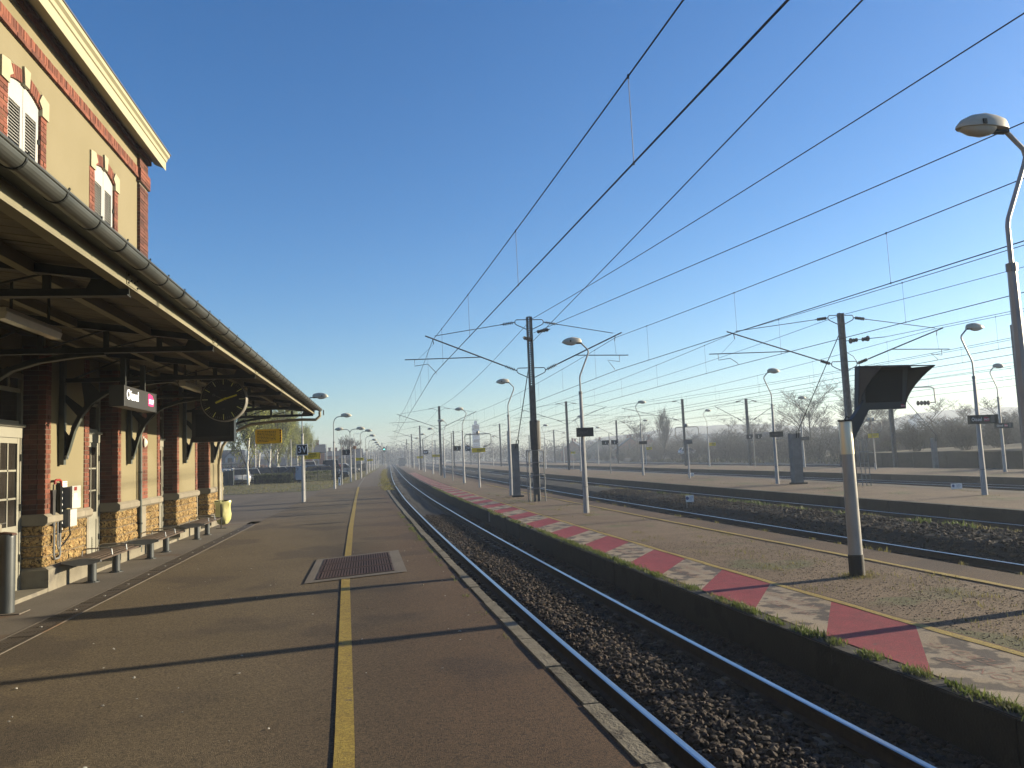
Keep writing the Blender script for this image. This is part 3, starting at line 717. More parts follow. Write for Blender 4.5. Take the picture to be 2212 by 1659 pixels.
# ---- bricks: collected as boxes, the 300 largest to the eye become objects, the rest one part
BR = []                                     # (importance, corners box, material)
CH = .0712
def brick(x0, x1, y0, y1, z0, z1, mt, jit=.003):
    cx_, cy_, cz_ = (x0+x1)/2, (y0+y1)/2, (z0+z1)/2
    d2 = cx_**2+cy_**2+(cz_-1.65)**2
    BR.append((max((y1-y0)*abs(cx_)/math.sqrt(d2), .02)*(z1-z0)/d2, (x0, x1+RNG.uniform(-jit, jit), y0, y1, z0, z1), mt))
back = MB()
def quoin(a, b, z0, z1, mt=brick_m, xo=.0, reveal=None, half=True):
    """front face bricks between y=a and y=b; reveal='lo'/'hi' also lays the return into the doorway."""
    back.box(-5.45, XW-.010+xo, a+.004, b-.004, z0, z1)
    n = int((z1-z0)/CH)
    for i in range(n):
        za, zb = z0+i*CH+.006, z0+(i+1)*CH-.004
        if half and i % 2: mid = (a+b)/2; spans = [(a, mid-.005), (mid+.005, b)]
        else: spans = [(a, b)]
        for u, v in spans: brick(XW-.10, XW+.004+xo, u+.003, v-.003, za, zb, mt)
        if reveal == 'lo':                   # face at y=a looking towards -Y
            cuts = [XD, XD+.10, XW-.105] if i % 2 else [XD, XD+.205, XW-.105]
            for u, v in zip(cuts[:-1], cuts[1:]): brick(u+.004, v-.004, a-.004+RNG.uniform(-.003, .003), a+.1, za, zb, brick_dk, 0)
for i, (a, b) in enumerate(secs):
    if i < 2: continue
    z0 = 1.085
    quoin(a, a+.18, z0, ZT-.2, reveal='lo'); quoin(b-.21, b, z0, ZT-.2)
quoin(16.69, 17.16, 1.085, ZT-.1, xo=.035)
# upper storey window surrounds
for y in wins:
    quoin(y-.25, y, 4.2, 6.84, half=True); quoin(y+1.02, y+1.22, 4.2, 6.84, half=True)
# corner pier
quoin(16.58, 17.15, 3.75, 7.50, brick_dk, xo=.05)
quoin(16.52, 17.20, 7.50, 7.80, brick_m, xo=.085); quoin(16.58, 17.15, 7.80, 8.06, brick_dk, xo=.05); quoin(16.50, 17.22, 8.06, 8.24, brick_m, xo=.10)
# string course: a stretcher course below a row of upright bricks
back.box(-5.4, XW+.012, -6, 16.58, 7.56, 7.79); back.box(-5.4, XW+.012, -6, 16.58, 8.06, 8.25)
y = 3.0
while y < 16.5:
    brick(XW-.05, XW+.05, y, y+.215, 7.565, 7.625, brick_m); brick(XW-.05, XW+.03, y+.1, y+.31, 8.075, 8.14, brick_m); brick(XW-.05, XW+.055, y, y+.215, 8.15, 8.215, brick_dk); y += .225
y = 3.0
while y < 16.5:
    brick(XW-.05, XW+.035, y, y+.066, 7.633, 7.785, brick_m); y += .075
BR.sort(key=lambda t: -t[0])
back.build('mortar_backing', mortar, bld)
for imp, bx, mt in BR[:298]:
    q = MB(); q.box(*bx); q.build('brick', mt, bld, fixn=False)
for mt in (brick_m, brick_dk):
    q = MB()
    for imp, bx, m_ in BR[298:]:
        if m_ is mt: q.box(*bx)
    o = q.build('brickwork', mt, bld, fixn=False); o['kind'] = 'stuff'
# window arches, keystones, shutters
for wi, y in enumerate(wins):
    yc = y+.51; rad = 1.15; zc = 7.04-rad
    for k in range(-9, 10):
        t = k*.056
        if abs(k) <= 1: continue
        q = MB(); aa, bb = t-.024, t+.024; r0, r1 = rad+.005, rad+.19
        pts = [(yc+r0*math.sin(aa), zc+r0*math.cos(aa)), (yc+r0*math.sin(bb), zc+r0*math.cos(bb)), (yc+r1*math.sin(bb), zc+r1*math.cos(bb)), (yc+r1*math.sin(aa), zc+r1*math.cos(aa))]
        q.prism(pts, 'x', XW-.1, XW+.004)
        if abs(t) < .46: q.build('arch_brick', brick_m, bld)
    q = MB(); q.prism([(yc-.07, 7.03), (yc+.07, 7.03), (yc+.10, 7.28), (yc-.10, 7.28)], 'x', XW-.1, XW+.03); q.build('keystone', keyst, bld)
    for s in (-1, 1):
        u = yc+s*.51; v = yc+s*.74
        q = MB(); q.prism([(u, 6.84), (v, 6.84), (v, 7.12), (u-s*.0, 7.16), (u-s*.10, 7.02), (u, 6.95)], 'x', XW-.1, XW+.025); q.build('impost_stone', keyst, bld)
    q = MB(); q.box(XW-.14, XW+.03, y-.3, y+1.27, 4.1, 4.2); q.build('window_sill', capst, bld)
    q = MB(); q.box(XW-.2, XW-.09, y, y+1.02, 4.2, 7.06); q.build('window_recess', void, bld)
    for s in (-1, 1):
        a, b = (y+.012, yc-.006) if s < 0 else (yc+.006, y+1.008)
        zin = 7.03; zo_ = zc + math.sqrt(rad**2-.50**2)
        f = MB(); x0, x1 = XW-.075, XW-.03
        f.box(x0, x1, a, a+.075, 4.32, 6.70); f.box(x0, x1, b-.075, b, 4.32, 6.70)
        top = [(a+(b-a)*i/6) for i in range(7)]
        pl = [(t, zc+math.sqrt(max(.01, rad**2-(t-yc)**2))) for t in top]
        f.prism(pl+[(b, 6.70), (a, 6.70)], 'x', x0, x1); f.box(x0, x1, a, b, 4.2, 4.32); f.box(x0+.002, x1-.002, a+.075, b-.075, 5.42, 5.52)
        sh = f.build('shutter', shut_m, bld)
        # hinge pins
        z = 4.34
        while z < 6.68:
            if not 5.38 < z < 5.52:
                q = MB(); q.prism([(x0+.016, z+.030), (x0+.022, z+.032), (x1-.004, z+.004), (x1-.010, z+.002)], 'y', a+.07, b-.07)
                o = q.build('slat', shut_m, sh, fixn=False)
            z += .0455
        q = MB(); hy = a if s < 0 else b; q.box(x1-.005, x1+.02, hy-.03, hy+.03, 6.40, 6.46); q.build('hinge', iron, sh)
# cornice
c0 = MB(); xo = XW+.33; y1_ = 17.46
c0.prism([(XW-.2, 8.26), (XW+.08, 8.25), (XW+.10, 8.19), (xo-.02, 8.10), (xo, 8.06), (xo, 8.24), (xo+.02, 8.25), (xo+.035, 8.31), (xo+.075, 8.34), (xo+.085, 8.40), (XW-.2, 8.44)], 'y', -6, y1_)
c0.build('cornice', cornice_m, bld)
c0 = MB(); c0.box(-14, XW-.2, 17.15, y1_, 8.24, 8.42); c0.build('cornice_return', cornice_m, bld)
c0 = MB(); c0.prism([(xo+.10, 8.40), (xo+.10, 8.425), (-9.5, 9.6), (-14.3, 8.43), (-14.3, 8.40)], 'y', -6.2, y1_+.04); c0.build('roof', roof_m, bld)
c0 = MB(); c0.box(-14.1, XW-.1, 17.17, 24.95, 3.72, 3.84); c0.build('wing_roof', roof_m, bld)
# doors with glazing, transom and panels
def door(a, b):
    f = MB(); x0, x1 = XD-.05, XD; W_ = b-a; ml = .07
    f.box(x0, x1+.012, a, a+ml, .05, 3.1); f.box(x0, x1+.012, b-ml, b, .05, 3.1); f.box(x0, x1+.010, a+ml, b-ml, 3.02, 3.1)
    f.box(x0, x1+.02, a, b, 2.18, 2.34); f.box(x0, x1+.055, a-.0, b+.0, 2.33, 2.37); f.box(x0, x1, a+ml, b-ml, 2.82, 2.88)
    mid = (a+b)/2
    for u, v in ((a+ml, mid-.004), (mid+.004, b-ml)):
        f.box(x0, x1, u, u+.07, .05, 2.2); f.box(x0, x1, v-.07, v, .05, 2.2); f.box(x0+.002, x1-.002, u+.07, v-.07, .05, .16); f.box(x0+.002, x1-.002, u+.07, v-.07, .82, .95); f.box(x0+.002, x1-.002, u+.07, v-.07, 2.10, 2.2)
        f.box(x0+.006, x1-.015, u, v, .1, .9)
        f.box(x0+.01, x1-.004, u+.13, v-.13, .22, .76)
        c_ = (u+v)/2
        f.box(x0+.015, x1-.012, c_-.014, c_+.014, .94, 2.12)
        for zz in (1.33, 1.72): f.box(x0+.015, x1-.012, u, v, zz-.013, zz+.013)
        f.box(x0+.01, x1-.012, u, v, 2.37, 2.42)
    f.box(x0+.01, x1-.01, mid-.03, mid+.03, 2.36, 3.04)
    for c_ in ((a+ml+mid)/2, (b-ml+mid)/2): f.box(x0+.01, x1-.01, c_-.015, c_+.015, 2.88, 3.04)
    d = f.build('door', doorp, bld)
    for u, v in ((a+ml, mid), (mid, b-ml)):
        c_ = (u+v)/2
        for s0, s1 in ((u+.07, c_-.012), (c_+.012, v-.07)):
            for za, zb in ((.95, 1.32), (1.34, 1.71), (1.73, 2.10)):
                q = MB(); q.box(x0+.018, x0+.026, s0, s1, za, zb); q.build('pane', glass, d, fixn=False)
        q = MB(); q.box(x0+.018, x0+.026, u+.07, v-.05, 2.40, 2.83); q.build('transom_pane', glass, d)
        q = MB(); q.box(x0+.018, x0+.026, u+.03, v-.03, 2.88, 3.02); q.build('transom_pane', glass, d)
    for zz in (.5, 1.2, 1.9):
        q = MB(); q.tube([(x1+.02, b-ml+.002, zz-.05), (x1+.02, b-ml+.002, zz+.05)], .010, 6); q.build('hinge', iron, d)
    q = MB(); q.tube([(x1+.01, mid+.06, 1.02), (x1+.05, mid+.06, 1.02), (x1+.05, mid+.16, 1.02)], .008, 6); q.build('handle', steel_lt, d)
    q = MB(); q.box(x1-.012, x1+.008, b-ml-.30, b-ml-.18, .22, .52)
    for i in range(7): q.box(x1+.008, x1+.013, b-ml-.29, b-ml-.19, .245+.038*i, .262+.038*i)
    q.build('vent_grille', doorp, d)
    q = MB(); q.box(-5.3, XP-.005, a+.03, b-.03, -.01, .055); q.build('door_step', concrete, bld)
for a, b in doors: door(a, b)
q = MB(); q.tube([(XW+.05, 16.63, .06), (XW+.05, 16.63, 3.45)], .035, 8); q.build('drain_pipe', iron_gr, bld)
for zz in (.6, 1.6, 2.6):
    q = MB(); q.tube([(XW+.05, 16.63, zz), (XW+.05, 16.63, zz+.03)], .045, 8); q.build('pipe_clip', iron, bld)

# ================================================================== PLATFORM CANOPY
XE = -1.9; ZE, ZWL = 3.20, 3.60; CY0, CY1 = -3.0, 23.75
can = thing('platform_canopy', 'cream boarded canopy on dark iron trusses projecting from the station wall', 'canopy', (-3.3, 12, 3.2))
zr_ = lambda x: ZE + (ZWL-ZE)*(XE-x)/(XE-XW)
y = 0.0; pw = .105; n_pl = 0
rest = MB()
while y < CY1-.02:
    g = .008 if (n_pl % 11) else .028
    q = MB() ; dz = RNG.uniform(-.002, .002); e = min(y+pw-g, CY1)
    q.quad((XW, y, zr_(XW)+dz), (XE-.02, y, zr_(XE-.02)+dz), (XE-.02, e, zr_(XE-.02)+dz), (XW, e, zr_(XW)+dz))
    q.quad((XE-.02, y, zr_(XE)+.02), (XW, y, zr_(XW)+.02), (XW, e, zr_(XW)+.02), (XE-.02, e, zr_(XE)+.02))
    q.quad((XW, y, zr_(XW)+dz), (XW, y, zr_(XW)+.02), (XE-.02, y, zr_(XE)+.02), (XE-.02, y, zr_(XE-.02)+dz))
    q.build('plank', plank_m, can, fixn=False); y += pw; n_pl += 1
q = MB(); q.prism([(XW-.7, ZWL+.12), (XE+.06, ZE+.02), (XE+.06, ZE+.05), (XW-.7, ZWL+.17)], 'y', CY0, CY1+.05); q.build('zinc_roofing', roof_m, can)
q = MB(); q.box(XE-.02, XE, CY0, CY1, 3.075, 3.185); q.box(XE-.09, XE-.02, CY0, CY1, 3.075, 3.087); q.build('fascia_beam', fascia_m, can)
q = MB(); q.box(XE, XE+.10, CY0, CY1, 3.19, 3.205); q.box(XE-.005, XE+.01, CY0, CY1, 3.185, 3.26); q.build('eave_flashing', iron_gr, can)
for xx in (-2.65, -3.45, -4.2):
    q = MB(); z_ = zr_(xx); q.box(xx-.04, xx+.04, CY0, CY1, z_-.10, z_-.004); q.build('purlin', fascia_m, can)
# gutter
gx, gz, gr = XE+.15, 3.215, .064
gm = MB(); n = 12; ysg = [CY0, CY1+.03]
for r_, flip in ((gr, 0), (gr-.004, 1)):
    for i in range(n):
        t0, t1 = math.pi*(1+i/n), math.pi*(1+(i+1)/n)
        a = (gx+r_*math.cos(t0), gz+r_*math.sin(t0)); b = (gx+r_*math.cos(t1), gz+r_*math.sin(t1))
        gm.quad((a[0], ysg[0], a[1]), (b[0], ysg[0], b[1]), (b[0], ysg[1], b[1]), (a[0], ysg[1], a[1]))
gm.tube([(gx+gr, CY0, gz), (gx+gr, CY1+.03, gz)], .010, 8); gm.tube([(gx-gr, CY0, gz), (gx-gr, CY1+.03, gz)], .006, 6)
gm.poly([(gx+gr*math.cos(math.pi*(1+i/n)), CY1+.03, gz+gr*math.sin(math.pi*(1+i/n))) for i in range(n+1)])
gut = gm.build('gutter', gutter_m, can, smooth=True, fixn=False)
y = .45
while y < CY1:
    q = MB(); pts = [(gx-gr-.02, y, gz+.01)] + [(gx+(gr+.003)*math.cos(math.pi*(1+i/8)), y, gz+(gr+.003)*math.sin(math.pi*(1+i/8))) for i in range(9)] + [(gx+gr+.012, y, gz+.02)]
    for p0, p1 in zip(pts[:-1], pts[1:]): q.bar(p0, p1, .006, .018, up=(0, 1, 0))
    q.build('gutter_strap', iron, gut, fixn=False); y += .52 + RNG.uniform(-.02, .02)
# gutter outlet and bent downpipe following the last truss
q = MB(); q.tube([(gx, CY1-.05, gz-.07), (gx, CY1-.05, gz-.20), (gx-.12, CY1-.06, gz-.30), (XE-.35, CY1-.08, 2.93), (-3.0, CY1-.1, 2.90), (-3.7, CY1-.1, 2.84), (-4.2, CY1-.08, 2.62), (-4.48, CY1-.05, 2.25), (-4.58, CY1, 1.85), (-4.62, CY1+.1, 1.7), (-4.62, CY1+.12, .05)], .042, 10)
q.build('downpipe', cream_pipe, can, smooth=True)
q = MB(); q.box(gx+.09, gx+.115, CY1-.02, CY1+.16, 3.05, 3.2); q.build('gutter_end_flap', roof_m, can)
# trusses
def truss(y, last=False):
    m = MB(); zb = 3.02; t = .05
    m.box(XW+.02, XE-.02, y-.045, y+.045, zb-.006, zb+.006)                      # bottom flange
    m.bar((XW+.03, y, zb+.03), (XE-.03, y, zb+.03), .014, .06, up=(0, 0, 1)) if False else m.box(XW+.03, XE-.03, y-.006, y+.006, zb, zb+.06)
    ch = m.build('truss_bottom_chord', iron, can)
    m = MB()
    m.prism([(XW+.02, zr_(XW+.02)-.11), (XE-.02, zr_(XE-.02)-.075), (XE-.02, zr_(XE-.02)-.012), (XW+.02, zr_(XW+.02)-.012)], 'y', y-.006, y+.006)
    m.prism([(XW+.02, zr_(XW+.02)-.118), (XE-.02, zr_(XE-.02)-.083), (XE-.02, zr_(XE-.02)-.075), (XW+.02, zr_(XW+.02)-.11)], 'y', y-.04, y+.04)
    m.build('truss_top_chord', iron, can)
    xs = [XE-.62, XE-1.2, XE-1.9]
    for i, xx in enumerate(xs):
        q = MB(); q.box(xx-.03, xx+.03, y-.008, y+.008, zb+.05, zr_(xx)-.1); q.build('truss_post', iron, can)
        x2 = ([XE-.62, XE-1.2, XE-1.9, XE-2.7])[i+1]
        q = MB(); q.bar((xx-.02, y+.01, zr_(xx)-.12), (x2+.02, y+.01, zb+.07), .012, .05, up=(0, 1, 0)) if False else q.prism([(xx-.03, zr_(xx)-.10), (xx-.09, zr_(xx)-.10), (x2+.02, zb+.055), (x2+.09, zb+.055)], 'y', y-.012, y+.004)
        q.build('truss_diagonal', iron, can)
    q = MB(); q.prism([(XE-.02, zb), (XE-.02, 3.19), (XE-.42, zr_(XE-.42)-.02), (XE-.30, zb+.13), (XE-.34, zb+.05)], 'y', y-.007, y+.007); q.build('gusset_plate', iron, can)
    # curved wall bracket
    cur = [(XW+.10, 1.86), (XW+.15, 2.02), (XW+.22, 2.28), (XW+.32, 2.50), (XW+.46, 2.68), (XW+.66, 2.82), (XW+.95, 2.91), (XW+1.35, 2.965), (XW+1.65, 2.985)]
    q = MB()
    for p0, p1 in zip(cur[:-1], cur[1:]): q.bar((p0[0], y, p0[1]), (p1[0], y, p1[1]), .085, .010, up=(0, 1, 0)) if False else q.prism([p0, p1, (p1[0]-.004, p1[1]+.010), (p0[0]-.010, p0[1]+.004)], 'y', y-.045, y+.045)
    q.build('bracket_flange', iron_gr, can)
    q = MB()
    for p0, p1 in zip(cur[:-1], cur[1:]): 
        q.prism([(p0[0]-.01, p0[1]+.006), (p1[0]-.008, p1[1]+.010), (p1[0]-.05, p1[1]+.065), (p0[0]-.07, p0[1]+.04)], 'y', y-.006, y+.006)
    q.prism([(XW+.09, 1.88), (XW+.17, 2.16), (XW+.07, 2.30)], 'y', y-.006, y+.006)
    q.prism([(XW+.36, 2.56), (XW+.60, 2.80), (XW+.42, 3.02), (XW+.30, 3.02)], 'y', y-.005, y+.005)
    q.prism([(XW+.28, 2.46), (XW+.36, 2.60), (XW+.06, 2.85), (XW+.06, 2.74)], 'y', y-.005, y+.005)
    q.build('bracket_web', iron, can)
    q = MB(); q.box(XW+.005, XW+.075, y-.045, y+.045, 1.78, 3.5); q.build('wall_post', iron_gr, can)
    q = MB(); q.tube([(XW+.07, y, 1.9), (XW+.12, y, 1.9)], .022, 6); q.build('anchor_bolt', steel_lt, can)
    q = MB(); q.box(XE, XE+.006, y-.14, y+.14, 3.085, 3.178)
    q.build('rivet_plate', fascia_m, can)
    q = MB()
    for dy in (-.11, -.04, .04, .11):
        for zz in ((3.10, 3.16) if abs(dy) > .1 else (3.13,)): q.tube([(XE+.005, y+dy, zz), (XE+.014, y+dy, zz)], .009, 6)
    q.build('rivets', iron, can)
TR = [.2, 3.35, 6.5, 9.65, 12.78, 16.0, 20.3, 23.5]
for y in TR: truss(y)
# tubular ceiling lamps
for i, (xx, yy0) in enumerate(((-3.2, 7.3), (-3.2, 13.6), (-3.25, 17.3))):
    t = thing('ceiling_lamp', ['long white tube lamp nearest the viewer under the canopy', 'dim tube lamp under the canopy just before the clock', 'tube lamp under the canopy deeper in, beyond the clock'][i], 'lamp', (xx, yy0, 3.1), 'tube lamps under the canopy')
    q = MB(); q.box(xx-.05, xx+.05, yy0, yy0+1.2, 3.06, 3.10); q.build('lamp_housing', whitebox, t)
    q = MB(); q.prism([(xx-.06, 3.06), (xx+.06, 3.06), (xx+.04, 3.0), (xx-.04, 3.0)], 'y', yy0, yy0+1.2); q.build('diffuser', lampglass, t)
    for dy in (.2, 1.0):
        q = MB(); q.box(xx-.01, xx+.01, yy0+dy, yy0+dy+.02, 3.1, 3.42); q.build('hanger', iron, t)

# station name sign
sx_ = -3.0
t = thing('station_sign', 'hanging charcoal name board with large white lettering under the canopy', 'sign', (sx_, 10.6, 2.5))
q = MB(); q.box(sx_-.16, sx_, 9.97, 11.31, 2.425, 2.67); q.build('sign_box', signgr, t)
for ya in (9.955, 11.30):
    q = MB(); q.box(sx_-.165, sx_+.004, ya, ya+.02, 2.42, 2.675); q.build('end_cap', mat('sign_edge', (.09,.088,.08), rough=.4), t)
text('lettering', 'Oissel', .175, (sx_+.003, 10.06, 2.565), EAST, signlit, t, sx=1.02, align='LEFT', bold=0)
lg = MB(); lg.prism([(10.97, 2.49), (11.17, 2.49), (11.19, 2.51), (11.19, 2.585), (11.12, 2.635), (10.97, 2.65), (10.95, 2.63), (10.95, 2.51)], 'x', sx_, sx_+.004)
lgo = lg.build('logo', logo_lit, t); text('logo_lettering', 'SNCF', .088, (sx_+.0055, 11.075, 2.545), EAST, signlit, lgo, sx=.95, bold=0)
for yy0 in (10.2, 11.0):
    q = MB(); q.box(sx_-.11, sx_-.05, yy0-.02, yy0+.02, 2.67, 3.03); q.build('hanger', iron, t)

# station clock
CC = Vector((-2.89, 15.5, 2.91)); rr = .415
d_ = Vector((0, -1, 0)); 
t = thing('station_clock', 'round black station clock with yellow hands hanging under the canopy', 'clock', tuple(CC))
q = MB(); q.lathe([(rr-.01, -.10), (rr, -.09), (rr, .09), (rr-.01, .10)], CC, 40, 'y'); q.build('case', mat('clock_case', (.30, .29, .26), (.36, .35, .31), scale=5, rough=.5, metal=.2), t, smooth=True)
q = MB(); q.lathe([(rr-.02, -.104), (rr-.02, -.101)], CC, 40, 'y'); q.build('face', signk, t)
q = MB(); q.lathe([(rr-.13, -.1055), (rr-.13, -.1045)], CC, 32, 'y'); q.build('inner_disc', mat('clock_inner', (.014,.017,.022), rough=.4), t)
ymark = mat('clock_mark', (1.1, 1.1, .3), rough=.5); yhand = mat('clock_hand', (1.2, 1.1, .06), rough=.5); wmark = mat('clock_mark_pale', (.28, .29, .25), rough=.5)
def dialbar(a, r0, r1, w_, mt, nm, dy=-.107):
    u = Vector((math.sin(a), 0, math.cos(a))); q = MB(); q.bar(CC+u*r0+Vector((0, dy, 0)), CC+u*r1+Vector((0, dy, 0)), w_, .004, up=(0, 1, 0)); return q.build(nm, mt, t, fixn=False)
for k in range(12): dialbar(R(30*k), rr-.135, rr-.035, .014, ymark if k not in (0, 11, 3, 9) else mat('clock_mark_mid', (.9,.92,.5), rough=.5), 'hour_mark')
q = MB()
for k in range(60):
    if k % 5:
        u = Vector((math.sin(R(6*k)), 0, math.cos(R(6*k)))); q.bar(CC+u*(rr-.085)+Vector((0, -.107, 0)), CC+u*(rr-.04)+Vector((0, -.107, 0)), .005, .003, up=(0, 1, 0))
q.build('minute_marks', mat('clock_minute', (.25,.26,.25), rough=.5), t, fixn=False)
am, ah = R(72.5), R(246)
dialbar(am, -.05, rr-.16, .028, yhand, 'minute_hand', -.112); dialbar(ah, -.06, rr-.26, .036, yhand, 'hour_hand', -.110)
dialbar(R(297), -.06, rr-.20, .006, wmark, 'second_hand', -.115)
q = MB(); u = Vector((math.sin(R(297)), 0, math.cos(R(297)))); q.tube([CC+u*(rr-.225)+Vector((.022*math.cos(a), -.115, .022*math.sin(a))) for a in [2*math.pi*i/12 for i in range(13)]], .003, 5); q.build('second_hand_ring', wmark, t)
q = MB(); q.box(CC.x-.05, CC.x+.05, CC.y-.001, CC.y+.001, CC.z+.22, CC.z+.23) ; q.box(CC.x-.05, CC.x+.05, CC.y-.108, CC.y-.1065, CC.z+.165, CC.z+.170); q.box(CC.x-.03, CC.x+.03, CC.y-.108, CC.y-.1065, CC.z-.185, CC.z-.180); q.build('dial_print', wmark, t)
q = MB(); q.box(CC.x-.03, CC.x+.03, CC.y-.03, CC.y+.03, CC.z+rr, 3.36); q.build('hanger', iron, t)
q = MB(); q.tube([(CC.x+.02+.07*math.sin(a), CC.y, CC.z+rr+.12+.10*math.cos(a)) for a in [2*math.pi*i/16 for i in range(17)]], .006, 5); q.build('cable_loop', blackp, t)
# dark departure board behind the clock
t = thing('departure_board', 'dark unlit departure board hanging behind the clock', 'board', (-3.6, 18.6, 2.6))
q = MB(); q.box(-4.15, -3.25, 18.5, 18.75, 2.22, 2.92); q.build('casing', signk, t)
q = MB(); q.box(-4.07, -3.33, 18.492, 18.499, 2.34, 2.84); q.build('screen', screen_m, t)
for xa in (-3.95, -3.5):
    q = MB(); q.box(xa, xa+.05, 18.6, 18.65, 2.92, 3.42); q.build('hanger', iron, t)
# yellow warning board hanging from the last truss
def printed(mt, x0, x1, y, z0, z1, n, t, nm='print_lines'):
    q = MB()
    for i in range(n):
        z = z1-(z1-z0)*(i+.5)/n; xx = x0
        while xx < x1-.02:
            L_ = min(RNG.uniform(.02, .07), x1-xx) if i < n-1 or xx < x0+.6*(x1-x0) else 0
            if L_ <= 0: break
            q.box(xx, xx+L_, y-.0015, y, z-(z1-z0)/n*.22, z+(z1-z0)/n*.22); xx += L_+.014
    return q.build(nm, mt, t, fixn=False)
yb = 23.95
t = thing('warning_board', 'large yellow notice board with rounded corners hanging at the canopy end', 'sign', (-3.25, yb, 2.5))
rc = []
x0, x1, z0, z1, r0 = -3.62, -2.87, 2.275, 2.70, .045
for cxx, czz, a0 in ((x1-r0, z1-r0, 0), (x0+r0, z1-r0, 90), (x0+r0, z0+r0, 180), (x1-r0, z0+r0, 270)):
    rc += [(cxx+r0*math.cos(R(a0+i*30)), czz+r0*math.sin(R(a0+i*30))) for i in range(4)]
q = MB(); q.prism(rc, 'y', yb, yb+.03); q.build('board', signy, t)
printed(ink, x0+.06, x1-.16, yb-.001, z0+.04, z1-.05, 8, t)
for i in range(5):
    z = z0+.03+i*.078; q = MB(); q.prism([(x1-.055, z), (x1-.012, z+.04), (x1-.012, z+.085), (x1-.055, z+.045)], 'y', yb-.002, yb); q.build('hazard_stripe', inkr, t)
for xx in (-3.50, -2.98):
    q = MB(); q.tube([(xx, yb+.015, 2.69), (xx, yb+.015, 3.03)], .008, 6); q.build('hanging_rod', iron, t)

# ================================================================== WALL FIXTURES
t = thing('telephone_cabinet', 'tall white and grey wall cabinet with red emblem beside the first doorway', 'cabinet', (XW, 12.9, 1.0))
q = MB(); q.box(XW+.02, XW+.15, 12.80, 13.12, 1.135, 1.45); q.build('body', greyp, t)
q = MB(); q.box(XW+.15, XW+.178, 12.79, 13.13, 1.125, 1.46); q.build('front_cover', whitebox, t)
q = MB(); q.box(XW+.178, XW+.182, 12.86, 12.96, 1.39, 1.445); q.build('red_emblem', inkr, t)
q = MB(); q.box(XW+.178, XW+.181, 12.86, 12.97, 1.26, 1.35); q.box(XW+.178, XW+.183, 12.98, 13.0, 1.25, 1.27); q.build('instruction_plate', signpale, t)
t = thing('junction_box', 'smaller grey box with white lid fixed below the tall cabinet', 'box', (XW, 12.9, .9))
q = MB(); q.box(XW+.02, XW+.12, 12.80, 13.06, .86, 1.11); q.build('body', greyp, t)
q = MB(); q.box(XW+.12, XW+.15, 12.80, 13.06, .86, 1.11); q.build('lid', whitebox, t)
q = MB(); q.tube([(XW+.08, 12.95, .86), (XW+.10, 12.95, .74), (XW+.05, 12.85, .62), (XW+.03, 12.74, .56)], .010, 6); q.build('cable', blackp, t)
t = thing('wall_conduit', 'black cable trunking on the wall with looped grey cables below', 'conduit', (XW, 12.7, .6))
q = MB(); q.box(XW+.005, XW+.05, 12.69, 12.77, .78, 1.50); q.build('trunking', blackp, t)
for zz in np.arange(.82, 1.48, .09):
    q = MB(); q.box(XW+.05, XW+.053, 12.755, 12.772, zz, zz+.03); q.build('clip', signw, t, fixn=False)
q = MB(); q.tube([(XW+.03, 12.75, .80), (XW+.03, 12.75, .46), (XW+.03, 12.70, .42), (XW+.03, 12.56, .42), (XW+.03, 12.53, .47), (XW+.03, 12.53, .95)], .014, 6); q.tube([(XW+.04, 12.71, .82), (XW+.04, 12.71, .58), (XW+.04, 12.66, .54), (XW+.04, 12.63, .6), (XW+.04, 12.63, .95)], .011, 6); q.build('looped_cable', poleg, t)
t = thing('insulated_pipe', 'red elbow pipe entering a dark grey wall sleeve', 'pipe', (XW, 12.5, 1.2))
q = MB(); q.tube([(XW+.05, 12.49, 1.50), (XW+.05, 12.49, 1.545), (XW+.05, 12.53, 1.56), (XW+.05, 12.66, 1.56), (XW+.05, 12.72, 1.53), (XW+.05, 12.73, 1.47)], .018, 8); q.build('red_elbow', redpipe, t)
q = MB(); q.prism([(12.44, 1.42), (12.57, 1.42), (12.545, 1.30), (12.545, .98), (12.46, .90), (12.455, 1.30)], 'x', XW+.002, XW+.04); q.tube([(XW+.03, 12.49, 1.42), (XW+.03, 12.49, 1.50)], .01, 6); q.build('sleeve', mat('sleeve_dark', (.06,.058,.055), rough=.7), t)
t = thing('notice_plate', 'small white notice plate above the wall cabinet', 'sign', (XW, 12.8, 1.5))
q = MB(); q.box(XW+.06, XW+.066, 12.73, 12.90, 1.45, 1.535); q.build('plate', signw, t)
q = MB(); q.box(XW+.066, XW+.0675, 12.745, 12.885, 1.505, 1.518); q.box(XW+.066, XW+.0675, 12.745, 12.885, 1.475, 1.487); q.build('print_lines', inkr, t)
t = thing('bulkhead_lamp', 'small white oval wall lamp on the brick pilaster', 'lamp', (XW+.05, 16.85, 2.2))
q = MB(); q.lathe([(.02, 0), (.055, .012), (.06, .035), (.035, .07), (.01, .08)], (XW+.04, 16.86, 2.2), 12, 'x', squash=(1, 1.6)); q.build('globe', lampglass, t, smooth=True)
q = MB(); q.box(XW+.036, XW+.05, 16.83, 16.89, 2.27, 2.33); q.build('bracket', whitebox, t)
t = thing('corner_pipes', 'cluster of cream and white service pipes at the far building corner', 'pipes', (XW, 24.3, 0))
for k, (yy0, r_, zt, mt) in enumerate(((24.45, .03, 3.5, polew), (24.62, .022, 1.55, cream_pipe), (24.74, .022, 1.5, cream_pipe))):
    q = MB(); q.tube([(XW+.05, yy0, .02), (XW+.05, yy0, zt)], r_, 8); q.build('pipe', mt, t)

